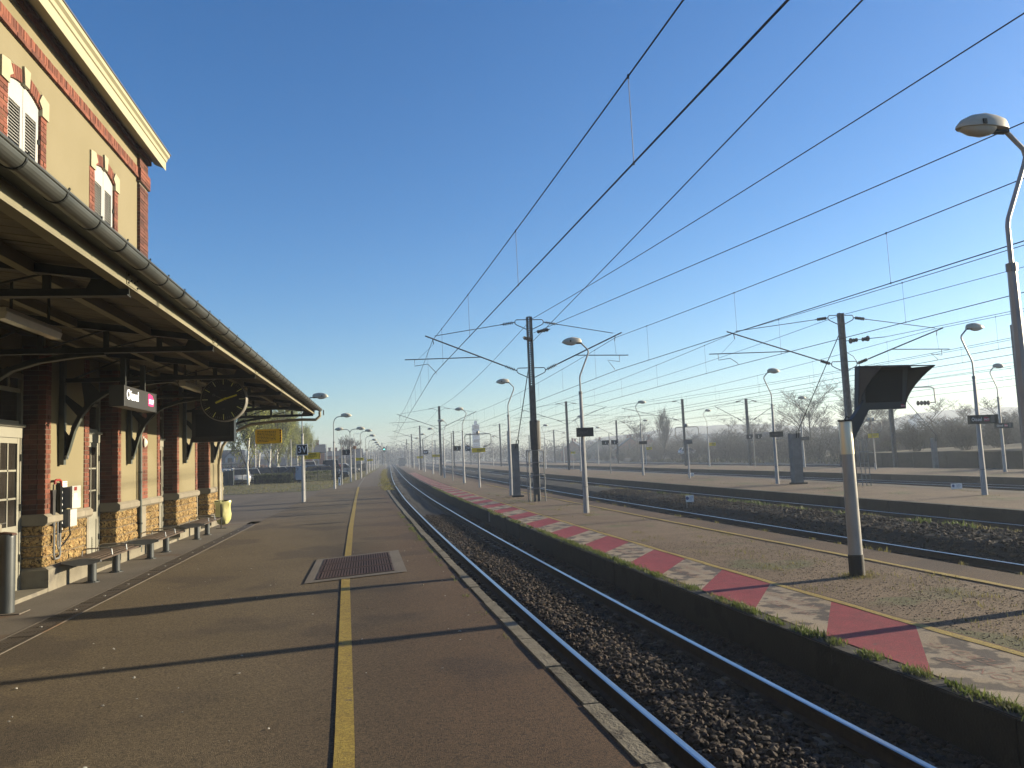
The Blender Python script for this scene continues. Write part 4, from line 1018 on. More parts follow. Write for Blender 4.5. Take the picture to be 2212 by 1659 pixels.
# ================================================================== PLATFORM FURNITURE NEAR THE BUILDING
def bench(loc, label):
    t = thing('bench', label, 'bench', (0, 0, 0), 'benches along the station wall')
    Ln = 2.0; hw = .25; zt = .385
    for s in (-1, 1):
        q = MB(); q.tube([(0, s*.55, .012), (0, s*.55, .335)], .062, 16); q.build('leg', bench_leg, t, smooth=True)
        q = MB(); q.tube([(0, s*.55, 0), (0, s*.55, .014)], .105, 16)
        for k in range(4): q.tube([(.08*math.cos(k*1.57+.78), s*.55+.08*math.sin(k*1.57+.78), .014), (.08*math.cos(k*1.57+.78), s*.55+.08*math.sin(k*1.57+.78), .026)], .010, 6)
        q.build('base_plate', bench_leg, t)
        # curved end casting
        c = [(-hw-.01, 0), (-hw*.5, .022), (0, .03), (hw*.5, .022), (hw+.01, 0), (hw+.02, -.02), (hw*.5, -.055), (0, -.068), (-hw*.5, -.055), (-hw-.02, -.02)]
        q = MB(); q.prism([(x, zt+z-.018) for x, z in c], 'y', *sorted((s*(Ln/2), s*(Ln/2-.03)))); q.build('end_plate', poleg, t)
        q = MB(); q.tube([(-hw-.012, s*(Ln/2-.012), zt-.012), (0, s*(Ln/2-.012), zt+.016), (hw+.015, s*(Ln/2-.012), zt-.012)], .013, 6); q.build('end_trim', steel_lt, t)
    for k in range(6):
        x0_ = -hw + k*(2*hw/6); x1_ = x0_+2*hw/6-.012; zz = zt + .022*(1-((x0_+x1_)/2/hw)**2) - .02
        q = MB(); q.box(x0_, x1_, -Ln/2+.03, Ln/2-.03, zz-.026, zz); q.build('slat', benchwood, t)
    for s in (-.35, .35):
        q = MB(); q.tube([(-hw+.03, s, zt-.01), (-hw+.04, s, zt+.075), (-hw+.10, s, zt+.098), (hw-.10, s, zt+.098), (hw-.04, s, zt+.075), (hw-.03, s, zt-.01)], .011, 8); q.build('armrest', steel_lt, t, smooth=True)
    q = MB(); q.box(-.03, .03, -Ln/2+.06, Ln/2-.06, zt-.065, zt-.045); q.build('rail', bench_leg, t)
    return t
b0 = bench(None, 'grey metal bench with hoop armrests, the one nearest the bollard')
b0.location = (-4.36, 13.55, 0)
dup(b0, (-4.31, 16.42, 0), label='middle bench of the three, between the cabinet wall and the furthest bench')
dup(b0, (-4.28, 20.08, 0), label='furthest bench, beside the yellow rubbish bag')
t = thing('bollard', 'dark grey cylindrical steel bollard at the left edge of the platform', 'bollard', (-4.50, 10.56, 0))
q = MB(); q.lathe([(.085, 0), (.085, .90), (.083, .93), (.078, .945)], (-4.50, 10.56, 0), 24); q.build('post', bench_leg, t, smooth=True)
q = MB(); q.prism([(-4.585, .93), (-4.415, .93), (-4.43, .955), (-4.56, .975)], 'y', 10.50, 10.62); q.build('cap', rustiron, t)
q = MB(); q.box(-4.68, -4.30, 10.42, 10.72, .0, .012); q.build('base_plate', conc_apron, t)
# rubbish bag stand
bx, by = -4.30, 22.75
t = thing('rubbish_bag_stand', 'translucent yellow rubbish bag hanging from a black ring stand', 'bin', (bx, by, 0))
q = MB(); q.tube([(bx-.02, by-.20, 0), (bx-.02, by-.20, .74)], .016, 8); q.build('post', blackp, t)
q = MB(); q.tube([(bx+.20*math.cos(a), by+.20*math.sin(a), .73) for a in [2*math.pi*i/18 for i in range(19)]], .014, 6); q.build('ring', blackp, t)
q = MB(); q.box(bx-.14, bx+.12, by-.26, by-.14, 0, .012); q.build('foot', blackp, t)
q = MB(); prof = [(.205, .74), (.215, .70), (.20, .62), (.185, .5), (.20, .36), (.19, .22), (.13, .12), (.05, .09)]; n = 22; base = []
for r_, z in prof:
    for j in range(n):
        a = 2*math.pi*j/n; k = 1+.07*math.sin(5*a+z*6)+.05*math.sin(9*a-z*11); q.v.append((bx+r_*k*math.cos(a), by+r_*k*math.sin(a), z+.012*math.sin(3*a)))
for i in range(len(prof)-1):
    for j in range(n): q.f.append((i*n+j, i*n+(j+1) % n, (i+1)*n+(j+1) % n, (i+1)*n+j)); q.mi.append(0)
q.f.append(tuple((len(prof)-1)*n+j for j in range(n))); q.mi.append(0)
q.build('bag', bag_m, t, smooth=True)
# drainage channel with slotted covers
t = thing('drain_channel', 'long slotted drainage channel separating apron from asphalt', 'drain', (-3.7, 10, 0)); 
dxa, dxb = -3.83, -3.56
q = MB(); q.box(dxa-.02, dxa, 2, 23.6, -.05, .006); q.box(dxb, dxb+.02, 2, 23.6, -.05, .006); q.build('channel_edge', conc_apron, t)
q = MB(); q.quad((dxa, 2, -.03), (dxb, 2, -.03), (dxb, 23.6, -.03), (dxa, 23.6, -.03)); q.build('channel_bottom', void, t)
y = 2.0
while y < 23.5:
    q = MB(); L_ = min(.98, 23.6-y-.01)
    q.box(dxa+.004, dxa+.03, y, y+L_, -.02, .004); q.box(dxb-.03, dxb-.004, y, y+L_, -.02, .004)
    for k in range(6):
        xx = dxa+.045+k*.034; q.box(xx, xx+.018, y, y+L_, -.02, .003)
    for k in range(5): q.box(dxa+.03, dxb-.03, y+k*(L_-.03)/4, y+k*(L_-.03)/4+.03, -.02, .0025)
    g_ = q.build('slotted_cover', mat('cover_iron', (.075,.06,.048), (.10,.08,.06), scale=9, rough=.6, metal=.4), t, fixn=False)
    q = MB(); q.tube([((dxa+dxb)/2, y+.48, .003), ((dxa+dxb)/2, y+.48, .010)], .016, 8); q.build('bolt', steel_lt, g_, fixn=False)
    y += 1.0
# big rusty grating in a concrete frame
t = thing('platform_grating', 'rusty three-row iron grating set in a concrete frame across the yellow line', 'grating', (-.4, 13, 0))
A0, B0, C0, D0 = Vector((-1.09, 11.32, 0)), Vector((.33, 11.86, 0)), Vector((.26, 14.72, 0)), Vector((-1.13, 14.02, 0))
def uv(u, v, z=0): return A0*(1-u)*(1-v)+B0*u*(1-v)+C0*u*v+D0*(1-u)*v + Vector((0, 0, z))
U0, U1, V0, V1 = .10, .875, .07, .95
q = MB()
for (ua, ub, va, vb) in ((0, 1, 0, V0), (0, 1, V1, 1), (0, U0, V0, V1), (U1, 1, V0, V1)):
    q.quad(uv(ua, va, .012), uv(ub, va, .012), uv(ub, vb, .012), uv(ua, vb, .012))
q.build('concrete_frame', conc_apron, t)
q = MB(); q.quad(uv(U0, V0, .0115), uv(U1, V0, .0115), uv(U1, V1, .0115), uv(U0, V1, .0115)); q.build('pit', void, t)
for r_ in range(3):
    va = V0+(V1-V0)*r_/3+.012; vb = V0+(V1-V0)*(r_+1)/3-.012
    q = MB()
    for (ua, ub, v0_, v1_) in ((U0, U1, va, va+.018), (U0, U1, vb-.018, vb), (U0, U0+.02, va, vb), (U1-.02, U1, va, vb)):
        q.quad(uv(ua, v0_, .018), uv(ub, v0_, .018), uv(ub, v1_, .018), uv(ua, v1_, .018))
    fr = q.build('grating_frame', rustiron, t)
    for k in range(25):
        u = U0+.03+(U1-U0-.06)*(k+.2)/25
        q = MB(); a_, b_ = uv(u, va+.015), uv(u, vb-.015); c_, d__ = uv(u+.017, vb-.015), uv(u+.017, va+.015)
        n = len(q.v); q.v += [tuple(p + Vector((0, 0, .0115))) for p in (a_, d__, c_, b_)] + [tuple(p + Vector((0, 0, .021))) for p in (a_, d__, c_, b_)]
        for t4 in ((4,5,6,7),(0,1,5,4),(1,2,6,5),(2,3,7,6),(3,0,4,7)): q.f.append(t4); q.mi.append(0)
        q.build('grating_bar', rustiron, fr, fixn=False)
# ================================================================== LAMP POSTS
def lamp_head(parent, x0, s, z, yc=0, scale=1.0):
    """head reaching from x0 in direction s (+1/-1); z = rim height."""
    st = [(.10, .05, .10, -.02), (.06, .085, .15, -.05), (-.05, .11, .185, -.05), (-.22, .145, .205, -.02), (-.40, .14, .175, .0), (-.53, .10, .115, .0), (-.60, .045, .045, .0), (-.615, .01, .01, .0)]
    q = MB(); n = 10
    for x, w_, h_, b_ in st:
        for j in range(n+1):
            t = math.pi*j/n; q.v.append((x0+s*(-x-.0)*scale, yc+w_*math.cos(t)*scale, z+(h_*math.sin(t)**.8)*scale))
        q.v.append((x0-s*x*scale, yc, z+b_*scale*.6))
    k = n+2
    for i in range(len(st)-1):
        for j in range(k): q.f.append((i*k+j, i*k+(j+1) % k, (i+1)*k+(j+1) % k, (i+1)*k+j)); q.mi.append(0)
    q.f.append(tuple(range(k))); q.mi.append(0); q.f.append(tuple((len(st)-1)*k+j for j in range(k))); q.mi.append(0)
    hd = q.build('lamp_head', shell, parent, smooth=True)
    q = MB(); st2 = [(-.08, .06, .02), (-.14, .11, .075), (-.26, .125, .10), (-.40, .115, .085), (-.52, .075, .04), (-.57, .03, .01)]
    for x, w_, d_ in st2:
        for j in range(9):
            t = math.pi*j/8; q.v.append((x0-s*x*scale, yc+w_*math.cos(t)*scale, z-d_*math.sin(t)*scale-.002))
    for i in range(len(st2)-1):
        for j in range(8): q.f.append((i*9+j, i*9+j+1, (i+1)*9+j+1, (i+1)*9+j)); q.mi.append(0)
        q.f.append((i*9+8, i*9, (i+1)*9, (i+1)*9+8)); q.mi.append(0)
    q.build('glass_bowl', lampglass, hd, smooth=True)
    q = MB(); q.box(*sorted((x0-s*.10*scale, x0+s*.16*scale)), yc-.05*scale, yc+.05*scale, z-.045*scale, z+.0*scale); q.build('socket', iron, hd)
    q = MB(); q.box(*sorted((x0+s*.30*scale, x0+s*.35*scale)), yc-.155*scale, yc-.12*scale, z+.01*scale, z+.075*scale); q.build('latch', iron, hd)
    return hd
def crook_lamp(label, group):
    t = thing('lamp_post', label, 'lamp post', (0, 0, 0), group)
    q = MB(); q.tube([(0, 0, 0), (0, 0, .6), (0, 0, 2.2), (0, 0, 4.22)], [.105, .098, .078, .055], 8); q.build('pole', polew, t)
    for za, zb_, r_ in ((4.18, 4.28, .068), (.9, .93, .102)):
        q = MB(); q.tube([(0, 0, za), (0, 0, zb_)], r_, 8); q.build('collar', poleg, t)
    q = MB(); q.tube([(0, 0, 4.22), (0, 0, 4.76), (.02, 0, 4.86), (.33, 0, 5.58), (.365, 0, 5.68), (.34, 0, 5.78), (.12, 0, 6.00), (.05, 0, 6.03), (-.02, 0, 6.03)], .030, 8); q.build('crook', polew, t, smooth=True)
    lamp_head(t, 0.02, -1, 6.03)
    return t
def arm_lamp(label, group, dirs=(1,)):
    t = thing('lamp_post', label, 'lamp post', (0, 0, 0), group)
    q = MB(); q.tube([(0, 0, 0), (0, 0, .55), (0, 0, 1.8), (0, 0, 2.9)], [.075, .072, .06, .048], 8); q.build('pole', polew, t)
    for za, zb_, r_ in ((.50, .53, .08), (2.85, 2.95, .058)):
        q = MB(); q.tube([(0, 0, za), (0, 0, zb_)], r_, 8); q.build('collar', poleg, t)
    q = MB()
    for s in dirs:
        if len(dirs) == 1: pts = [(0, 0, 2.9), (0, 0, 4.02), (.03, 0, 4.22), (.11, 0, 4.38), (.25, 0, 4.48), (.50, 0, 4.52)]
        else: pts = [(0, 0, 2.9), (0, 0, 3.95), (s*.03, 0, 4.06), (s*.14, 0, 4.2), (s*.30, 0, 4.25), (s*.55, 0, 4.25)]
        q.tube(pts, .026, 8)
    q.build('arm', poleg, t, smooth=True)
    for s in dirs: lamp_head(t, s*(.56 if len(dirs) == 1 else .62), s, 4.52 if len(dirs) == 1 else 4.25, scale=.95)
    return t
G2, G3, G4, G1 = 'lamp posts on the striped platform', 'lamp posts on the third platform', 'lamp posts on the fourth platform', 'lamp posts along the near platform'
lp = crook_lamp('big lamp post at the right picture edge, its cream head high above the others', G2); lp.location = (8.15, 8.85, ZP2); lp.scale = (1.03, 1.03, 1.03)
L2 = [(7.25, 27.92, 'white lamp post carrying a charcoal name board on the striped platform'), (6.96, 42.81, 'white lamp post beside the concrete counterweight pillar on the striped platform'),
      (6.84, 66.62, 'white lamp post with a black 3V plate on the striped platform'), (6.74, 86.34, 'lamp post just before the second dark mast of the striped platform'),
      (6.97, 109.28, 'lamp post just beyond the second dark mast of the striped platform'), (7.12, 132.96, 'far lamp post with a small 6V plate on the striped platform'),
      (7.21, 156.32, 'far lamp post next to the third dark mast of the striped platform'), (7.45, 184.76, 'eighth lamp post along the striped platform, far away in the haze'),
      (7.40, 212, 'ninth lamp post along the striped platform, far away in the haze'), (7.6, 240, 'tenth lamp post along the striped platform, faint in the haze')]
for x, y, lb in L2: dup(lp, (x, y, ZP2), 0, lb)
L3 = [(21.9, 26.04, 'lamp post with the long station name board on the third platform'), (21.5, 40.75, 'lamp post next to the grey concrete pillar on the third platform'),
      (22.05, 64.99, 'lamp post with a small dark board on the third platform, near the navy number plates'), (22.51, 88.15, 'lamp post on the third platform just before its second mast'),
      (23.4, 112, 'lamp post on the third platform just beyond its second mast'), (23.65, 168, 'distant lamp post at the far end of the third platform')]
for x, y, lb in L3: o = dup(lp, (x, y, ZP3), math.pi, lb); o['group'] = G3
L4 = [(36.1, 41.16, 'lamp post with station name board on the fourth platform at far right'), (37.47, 65.88, 'lamp post with dark board in front of a bare round tree on the fourth platform'),
      (36.3, 84.02, 'lamp post with bright yellow board on the fourth platform, the nearer of two'), (36.8, 106.96, 'lamp post with bright yellow board on the fourth platform, the farther of two'),
      (36.77, 131.7, 'lamp post on the fourth platform left of the navy number plates'), (37.12, 159, 'most distant lamp post on the fourth platform')]
for x, y, lb in L4: o = dup(lp, (x, y, ZP4), math.pi, lb); o['group'] = G4
l1 = arm_lamp('white lamp post with the square 3V plate beside the canopy end', G1); l1.location = (-3.36, 35.27, 0)
L1 = [(-2.91, 50.64, 'white arc-arm lamp post standing just left of the white marker stump'), (-1.95, 77.42, 'arc-arm lamp post behind the double lamp on the near platform'),
      (-1.76, 93.15, 'third arc-arm lamp post beyond the double lamp'), (-1.71, 112.83, 'fourth arc-arm lamp post beyond the double lamp'), (-1.51, 130, 'fifth arc-arm lamp post beyond the double lamp'),
      (-1.35, 147, 'sixth arc-arm lamp post beyond the double lamp'), (-1.0, 166, 'seventh arc-arm lamp post beyond the double lamp'), (-.75, 188, 'eighth arc-arm lamp post beyond the double lamp, smallest in the haze')]
L1[2] = (L1[2][0], L1[2][1], 'second arc-arm lamp post beyond the double lamp'); L1[1] = (L1[1][0], L1[1][1], 'first arc-arm lamp post beyond the double lamp')
for i in range(3, 8): L1[i] = (L1[i][0], L1[i][1], f'{ordn(i-1)} arc-arm lamp post beyond the double lamp' + (', faint in the haze' if i > 5 else ''))
for x, y, lb in L1: dup(l1, (x, y, 0), 0, lb)
l2 = arm_lamp('double-headed lamp post with two curved arms on the near platform', G1, (-1, 1)); l2.location = (-2.45, 64.95, 0)

# ================================================================== SIGNS AND SMALL PLATFORM EQUIPMENT
def board(label, x, y, z, w, h, mt, d=.04, name='sign', frame=None):
    t = thing(name, label, 'sign', (x, y, z))
    q = MB(); q.box(x-w/2, x+w/2, y-d/2, y+d/2, z-h/2, z+h/2); q.build('board', mt, t)
    if frame:
        q = MB(); f = .025
        q.box(x-w/2-f, x+w/2+f, y-d/2-.003, y+d/2-.002, z+h/2, z+h/2+f); q.box(x-w/2-f, x+w/2+f, y-d/2-.003, y+d/2-.002, z-h/2-f, z-h/2)
        q.box(x-w/2-f, x-w/2, y-d/2-.003, y+d/2-.002, z-h/2, z+h/2); q.box(x+w/2, x+w/2+f, y-d/2-.003, y+d/2-.002, z-h/2, z+h/2); q.build('frame', frame, t)
    return t
def lettering(t, s, size, x, y, z, m, sx=1, bold=0): return text('lettering', s, size, (x, y, z), FRONT, m, t, sx=sx, bold=bold)
t = board('black 3V plate with grey border on the lamp post by the canopy', -3.36, 35.12, 2.24, .42, .42, signk, frame=signpale); lettering(t, '3V', .40, -3.36, 35.095, 2.24, signpale, .82, .004)
def name_board(label, x, y, z, w, h, lit=True):
    t = board(label, x, y, z, w, h, signk, .07); m = signpale
    lettering(t, 'Oissel', h*.55, x-w*.23, y-.037, z, m, .9)
    q = MB(); q.prism([(x+w*.02, z-h*.22), (x+w*.20, z-h*.22), (x+w*.20, z+h*.1), (x+w*.12, z+h*.27), (x+w*.02, z+h*.27)], 'y', y-.039, y-.035); lg = q.build('logo', logo_red, t)
    text('logo_lettering', 'SNCF', h*.30, (x+w*.11, y-.041, z-.01), FRONT, m, lg, sx=.9)
    q = MB(); q.box(x+w*.27, x+w*.385, y-.039, y-.035, z-h*.38, z+h*.42); q.build('painted_lit_patch', mat('sign_lit_paint', (.16,.16,.155), rough=.6), t)  # patch of light on the board, painted as a paler grey
    q = MB(); q.box(x+w*.5, x+w*.51, y-.05, y+.05, z-h*.52, z+h*.52); q.build('end_cap', signk, t)
    return t
name_board('long dark station name board with a red emblem on the third platform', 21.95, 25.86, 2.23, 1.2, .33)
name_board('dark station name board with red emblem on the fourth platform', 36.15, 41.0, 2.16, 1.2, .31)
for lb, x, y, z, w, h in (('charcoal name board crossing the lamp post nearest the dark mast', 7.30, 27.76, 2.36, .63, .33), ('dark name board on the lamp post by the grey pillar of the third platform', 21.55, 40.6, 2.17, .78, .30),
                        ('small dark board on the third platform lamp post near the bare poplar', 22.1, 64.8, 2.22, .71, .27), ('dark board on the fourth platform lamp post in front of the round tree', 37.6, 65.7, 2.0, .78, .30)):
    t = board(lb, x, y, z, w, h, signgr, .06); q = MB(); q.box(x+w/2-.03, x+w/2, y-.032, y-.03, z-h/2, z+h/2); q.box(x-w/2, x+w/2, y-.032, y-.03, z+h/2-.02, z+h/2); q.build('dark_edge', signk, t)
    lettering(t, 'Oissel', h*.5, x-w*.15, y-.033, z, mat('letters_dim', (.15,.15,.145), rough=.6), .9)
def yellow_board(label, x, y, z, w, h, lines=3, tri=True, stripe=True):
    t = board(label, x, y, z, w, h, signy, .03)
    printed(ink, x-w*.12, x+w*.36, y-.017, z-h*.38, z+h*.2, lines, t)
    q = MB(); q.box(x-w*.1, x+w*.3, y-.0185, y-.017, z+h*.22, z+h*.36); q.build('title_print', ink, t)
    if tri:
        q = MB(); c = x-w*.33; a = h*.34
        for p0, p1 in (((c-a, z-a*.9), (c+a, z-a*.9)), ((c+a, z-a*.9), (c, z+a)), ((c, z+a), (c-a, z-a*.9))): q.bar((p0[0], y-.017, p0[1]), (p1[0], y-.017, p1[1]), h*.05, .003, up=(0, 1, 0))
        q.bar((c, y-.017, z-a*.4), (c, y-.017, z+a*.4), h*.06, .003, up=(0, 1, 0)); q.build('warning_triangle', ink, t)
    if stripe:
        for i in range(5):
            z0 = z-h/2+.01+i*h*.19; q = MB(); q.prism([(x+w*.43, z0), (x+w*.495, z0+h*.12), (x+w*.495, z0+h*.2), (x+w*.43, z0+h*.09)], 'y', y-.018, y-.015); q.build('hazard_stripe', inkk, t, fixn=False)
    return t
yellow_board('yellow warning board with triangle behind the 3V lamp post', -3.14, 36.6, 1.98, .84, .29)
t = thing('sign_post', 'plain post carrying the yellow warning board behind the 3V lamp post', 'post', (-3.42, 36.7, 0))
q = MB(); q.tube([(-3.42, 36.7, 0), (-3.42, 36.7, 2.2)], .03, 8); q.build('post', poleg, t)
def number_post(label, x, y, z0, ztop, r=.045):
    t = thing('sign_post', label, 'post', (x, y, z0)); q = MB(); q.tube([(x, y, z0), (x, y, ztop)], r, 8); q.build('post', poleg, t)
    q = MB(); q.tube([(x, y, ztop), (x, y, ztop+.02)], r*1.15, 8); q.build('cap', iron, t); return t
def number_plate(label, x, y, z, w, h, s):
    t = board(label, x, y, z, w, h, signblue, .05); lettering(t, s, h*.62, x, y-.027, z-h*.08, signpale, .9)
    q = MB(); q.box(x-w*.16, x+w*.16, y-.027, y-.0255, z+h*.28, z+h*.40); q.build('small_print', mat('sign_teal', (.10,.22,.22), rough=.6), t)
    q = MB(); q.box(x+w*.40, x+w*.46, y-.027, y-.0255, z-h*.42, z-h*.25); q.build('corner_mark', signpale, t); return t
number_post('tall thin grey post holding the number 1 plate on the near platform', -2.85, 58.55, 0, 3.01); number_plate('black number 1 plate on a thin post of the near platform', -2.50, 58.5, 2.33, .58, .38, '1')
number_post('thin grey post holding the number 3 plate on the striped platform', 6.60, 74.71, ZP2, 3.94); number_plate('navy number 3 plate on the striped platform', 7.10, 74.65, 2.48, .70, .46, '3')
number_post('grey post between the number 5 and number 6 plates on the third platform', 21.93, 74.27, ZP3, 3.32)
number_plate('navy number 5 plate, left of its post on the third platform', 21.52, 74.2, 2.46, .72, .45, '5'); number_plate('navy number 6 plate, right of its post on the third platform', 22.42, 74.2, 2.46, .68, .45, '6')
number_post('grey post between the number 4 and number 2 plates', 36.52, 73.47, ZP4, 3.32)
number_plate('navy number 4 plate, left of its post on the fourth platform', 36.10, 73.4, 2.46, .68, .45, '4'); number_plate('navy number 2 plate, right of its post on the fourth platform', 37.05, 73.4, 2.46, .70, .45, '2')
t = board('black 3V plate beside the number 3 plate on the striped platform', 7.22, 66.4, 2.36, .44, .44, signk, frame=signpale); lettering(t, '3V', .38, 7.22, 66.375, 2.36, signpale, .85, .006)
t = board('small black 6V plate far along the striped platform', 7.35, 132.6, 2.7, .85, .75, signk, frame=signpale); lettering(t, '6V', .6, 7.35, 132.57, 2.7, signpale, .85, .01)
def loop_sign(label, x, y, z0, zb, w, h, lw, zl0, zl1, zt, bm, spots, yel):
    t = thing('loop_frame_sign', label, 'sign', (x, y, z0))
    q = MB(); q.tube([(x, y, z0), (x, y, zb-h/2)], [.075, .05], 8); q.build('post', polew, t)
    q = MB(); q.box(x-w/2, x+w/2, y-.05, y-.01, zb-h/2, zb+h/2); b = q.build('board', bm, t)
    q = MB(); hw = lw/2; zm = zl0+.45*(zl1-zl0)
    q.tube([(x-w*.42, y, zl0), (x-hw*.85, y, zl0+.18), (x-hw, y, zl0+.33), (x-hw, y, zl1-.15), (x-hw+.04, y, zl1-.04), (x-hw+.15, y, zl1), (x+hw-.15, y, zl1), (x+hw-.04, y, zl1-.04), (x+hw, y, zl1-.15), (x+hw, y, zl0+.33), (x+hw*.85, y, zl0+.18), (x+w*.42, y, zl0)], .030, 8); q.build('loop', poleg, t, smooth=True)
    for k in range(spots):
        xx = x+(k-(spots-1)/2)*.36; q = MB(); q.lathe([(.05, 0), (.11, .06), (.13, .16), (.12, .2)], (xx, y-.06, zl1+.13), 10, 'y'); q.box(xx-.02, xx+.02, y-.02, y+.02, zl1, zl1+.1); q.build('floodlight', shell if yel else poleg, t)
    if yel: printed(ink, x-w*.12, x+w*.36, y-.052, zb-h*.38, zb+h*.3, 3, t)
    return t
loop_sign('yellow board under a big tubular loop on the striped platform', 6.81, 55.72, ZP2, 2.08, .96, .31, 1.87, 2.28, 3.22, 3.4, signy, 1, True)
loop_sign('pale grey board under a big tubular loop on the third platform', 21.65, 53.71, ZP3, 2.04, .66, .32, 1.75, 2.2, 3.12, 3.3, conc_grey, 1, False)
loop_sign('yellow board under a tubular loop with two floodlights on the fourth platform', 36.13, 53.53, ZP4, 1.95, .86, .32, 1.56, 2.15, 3.05, 3.2, signy, 2, True)
for lb, x, y, z, w, h in (('yellow board on the nearer yellow-board lamp post of the fourth platform', 36.75, 83.9, 1.9, .77, .35), ('yellow board on the farther yellow-board lamp post of the fourth platform', 37.3, 106.8, 1.75, .83, .37),
                        ('yellow board on a thin orange-topped post of the near platform', -1.88, 70.6, 1.83, .69, .25), ('second distant yellow board along the near platform', -1.40, 99.4, 1.74, .66, .26),
                        ('first distant yellow board along the striped platform', 7.1, 104, 1.95, 1.05, .34), ('second distant yellow board along the striped platform', 6.7, 140, 1.9, 1.1, .40), ('distant yellow board near the second mast of the third platform', 29.0, 118, 1.6, .7, .32)):
    yellow_board(lb, x, y, z, w, h, 2, False, False)
for lb, x, y, h, c in (('thin white post with an orange floodlight on the near platform', -2.28, 70.75, 2.75, mat('orange_shell', (.65,.25,.08), rough=.5)), ('thin white post with a pale floodlight further along the near platform', -1.75, 99.57, 2.85, shell)):
    t = thing('floodlight_post', lb, 'lamp post', (x, y, 0)); q = MB(); q.tube([(x, y, 0), (x, y, h)], [.06, .045], 8); q.build('post', polew, t)
    q = MB(); q.lathe([(.07, 0), (.11, .12), (.13, .24)], (x, y-.1, h+.1), 10, 'y'); q.box(x-.14, x+.12, y-.08, y+.1, h+.02, h+.26); q.build('floodlight', c, t)
t = thing('sign_post', 'slim post supporting a distant yellow board on the third platform', 'post', (29, 118.1, ZP3)); q = MB(); q.tube([(29, 118.1, -1), (29, 118.1, 1.7)], .04, 6); q.build('post', poleg, t)
for lb, x, y in (('slim post supporting the first distant yellow board of the striped platform', 7.5, 104.1), ('slim post supporting the second distant yellow board of the striped platform', 7.2, 140.1)):
    t = thing('sign_post', lb, 'post', (x, y, ZP2)); q = MB(); q.tube([(x, y, ZP2), (x, y, 2.1)], .05, 6); q.build('post', polew, t)
t = thing('marker_stump', 'short white marker stump with a dark slot on the near platform', 'marker', (-2.96, 57.43, 0))
q = MB(); q.box(-3.04, -2.88, 57.38, 57.48, 0, .57); q.build('stump', signw, t); q = MB(); q.box(-2.99, -2.93, 57.375, 57.379, .18, .47); q.build('slot', signk, t)
# white notice plates near the tracks
def notice(label, x, y, z, w, h):
    t = board(label, x, y, z, w, h, signw, .03); q = MB(); q.lathe([(h*.27, -.0175), (h*.27, -.0155)], (x-w*.32, y, z+h*.08), 14, 'y'); q.build('blue_disc', mat('disc_blue', (.03,.06,.25), rough=.5), t)
    printed(mat('print_grey', (.3,.3,.34), rough=.6), x-w*.05, x+w*.40, y-.0165, z-h*.3, z+h*.35, 4, t)
    q = MB(); q.box(x-w*.4, x-w*.35, y+.01, y+.04, z-h/2-.5, z-h/2+.02); q.box(x+w*.35, x+w*.4, y+.01, y+.04, z-h/2-.5, z-h/2+.02); q.build('legs', poleg, t); return t
notice('white notice with blue disc at the far edge of the third platform, right side', 23.6, 29.6, -.42, .50, .22)
notice('white notice with blue disc on the ballast heap between the tracks', 12.6, 31.4, -.47, .34, .27)
notice('small white notice partly hidden by the loop-sign post on the third platform', 23.3, 57.5, -.45, .45, .3)
t = thing('wall_marker', 'small grey marker plate on the striped platform wall', 'marker', (edge2(31)-.02, 31, -.7)); e = edge2(31.0)
q = MB(); q.box(e-.035, e-.012, 30.86, 31.14, -.92, -.55); q.build('plate', conc_grey, t)

# ---- information display on the striped platform
DX, DY = 7.58, 11.95; D0 = ZP2
t = thing('information_display', 'dark curved information screen on a leaning grey arm and thick post', 'display', (DX, DY, D0))
q = MB(); q.lathe([(.118, .34), (.112, 1.2), (.105, 1.98)], (DX, DY, D0), 20, squash=(1, .8)); q.build('post', alu, t, smooth=True)
q = MB(); q.lathe([(.128, 0), (.128, .35), (.12, .352)], (DX, DY, D0), 20, squash=(1, .82)); q.build('base_sleeve', rubberk, t, smooth=True)
q = MB(); q.lathe([(.112, 1.98), (.11, 2.50), (.10, 2.53)], (DX, DY, D0), 20, squash=(1, .82)); q.build('post_head', alu_lt, t, smooth=True)
q = MB(); q.lathe([(.125, 2.52), (.125, 2.545)], (DX, DY, D0), 20, squash=(1, .82)); q.build('top_plate', rubberk, t)
q = MB(); q.prism([(DX+.06, D0+2.02), (DX+.10, D0+2.02), (DX+.11, D0+2.22), (DX+.42, D0+2.70), (DX+.33, D0+2.86), (DX+.26, D0+2.74), (DX+.02, D0+2.45)], 'y', DY-.055, DY+.055); q.build('arm', caseg, t)
zb, zt_ = D0+2.70, D0+3.44
q = MB(); q.prism([(DX+.27, zb), (DX+.345, zt_), (DX+1.28, zt_), (DX+1.33, zt_-.06), (DX+1.24, zt_-.25), (DX+1.175, zt_-.48), (DX+1.15, zb)], 'y', DY+.02, DY+.14); q.build('casing', caseg, t)
q = MB(); q.prism([(DX+.42, zb+.12), (DX+.44, zb+.50), (DX+.50, zb+.62), (DX+.56, zb+.66), (DX+1.14, zb+.66), (DX+1.08, zb+.12)], 'y', DY+.008, DY+.019); q.build('screen', screen_m, t)
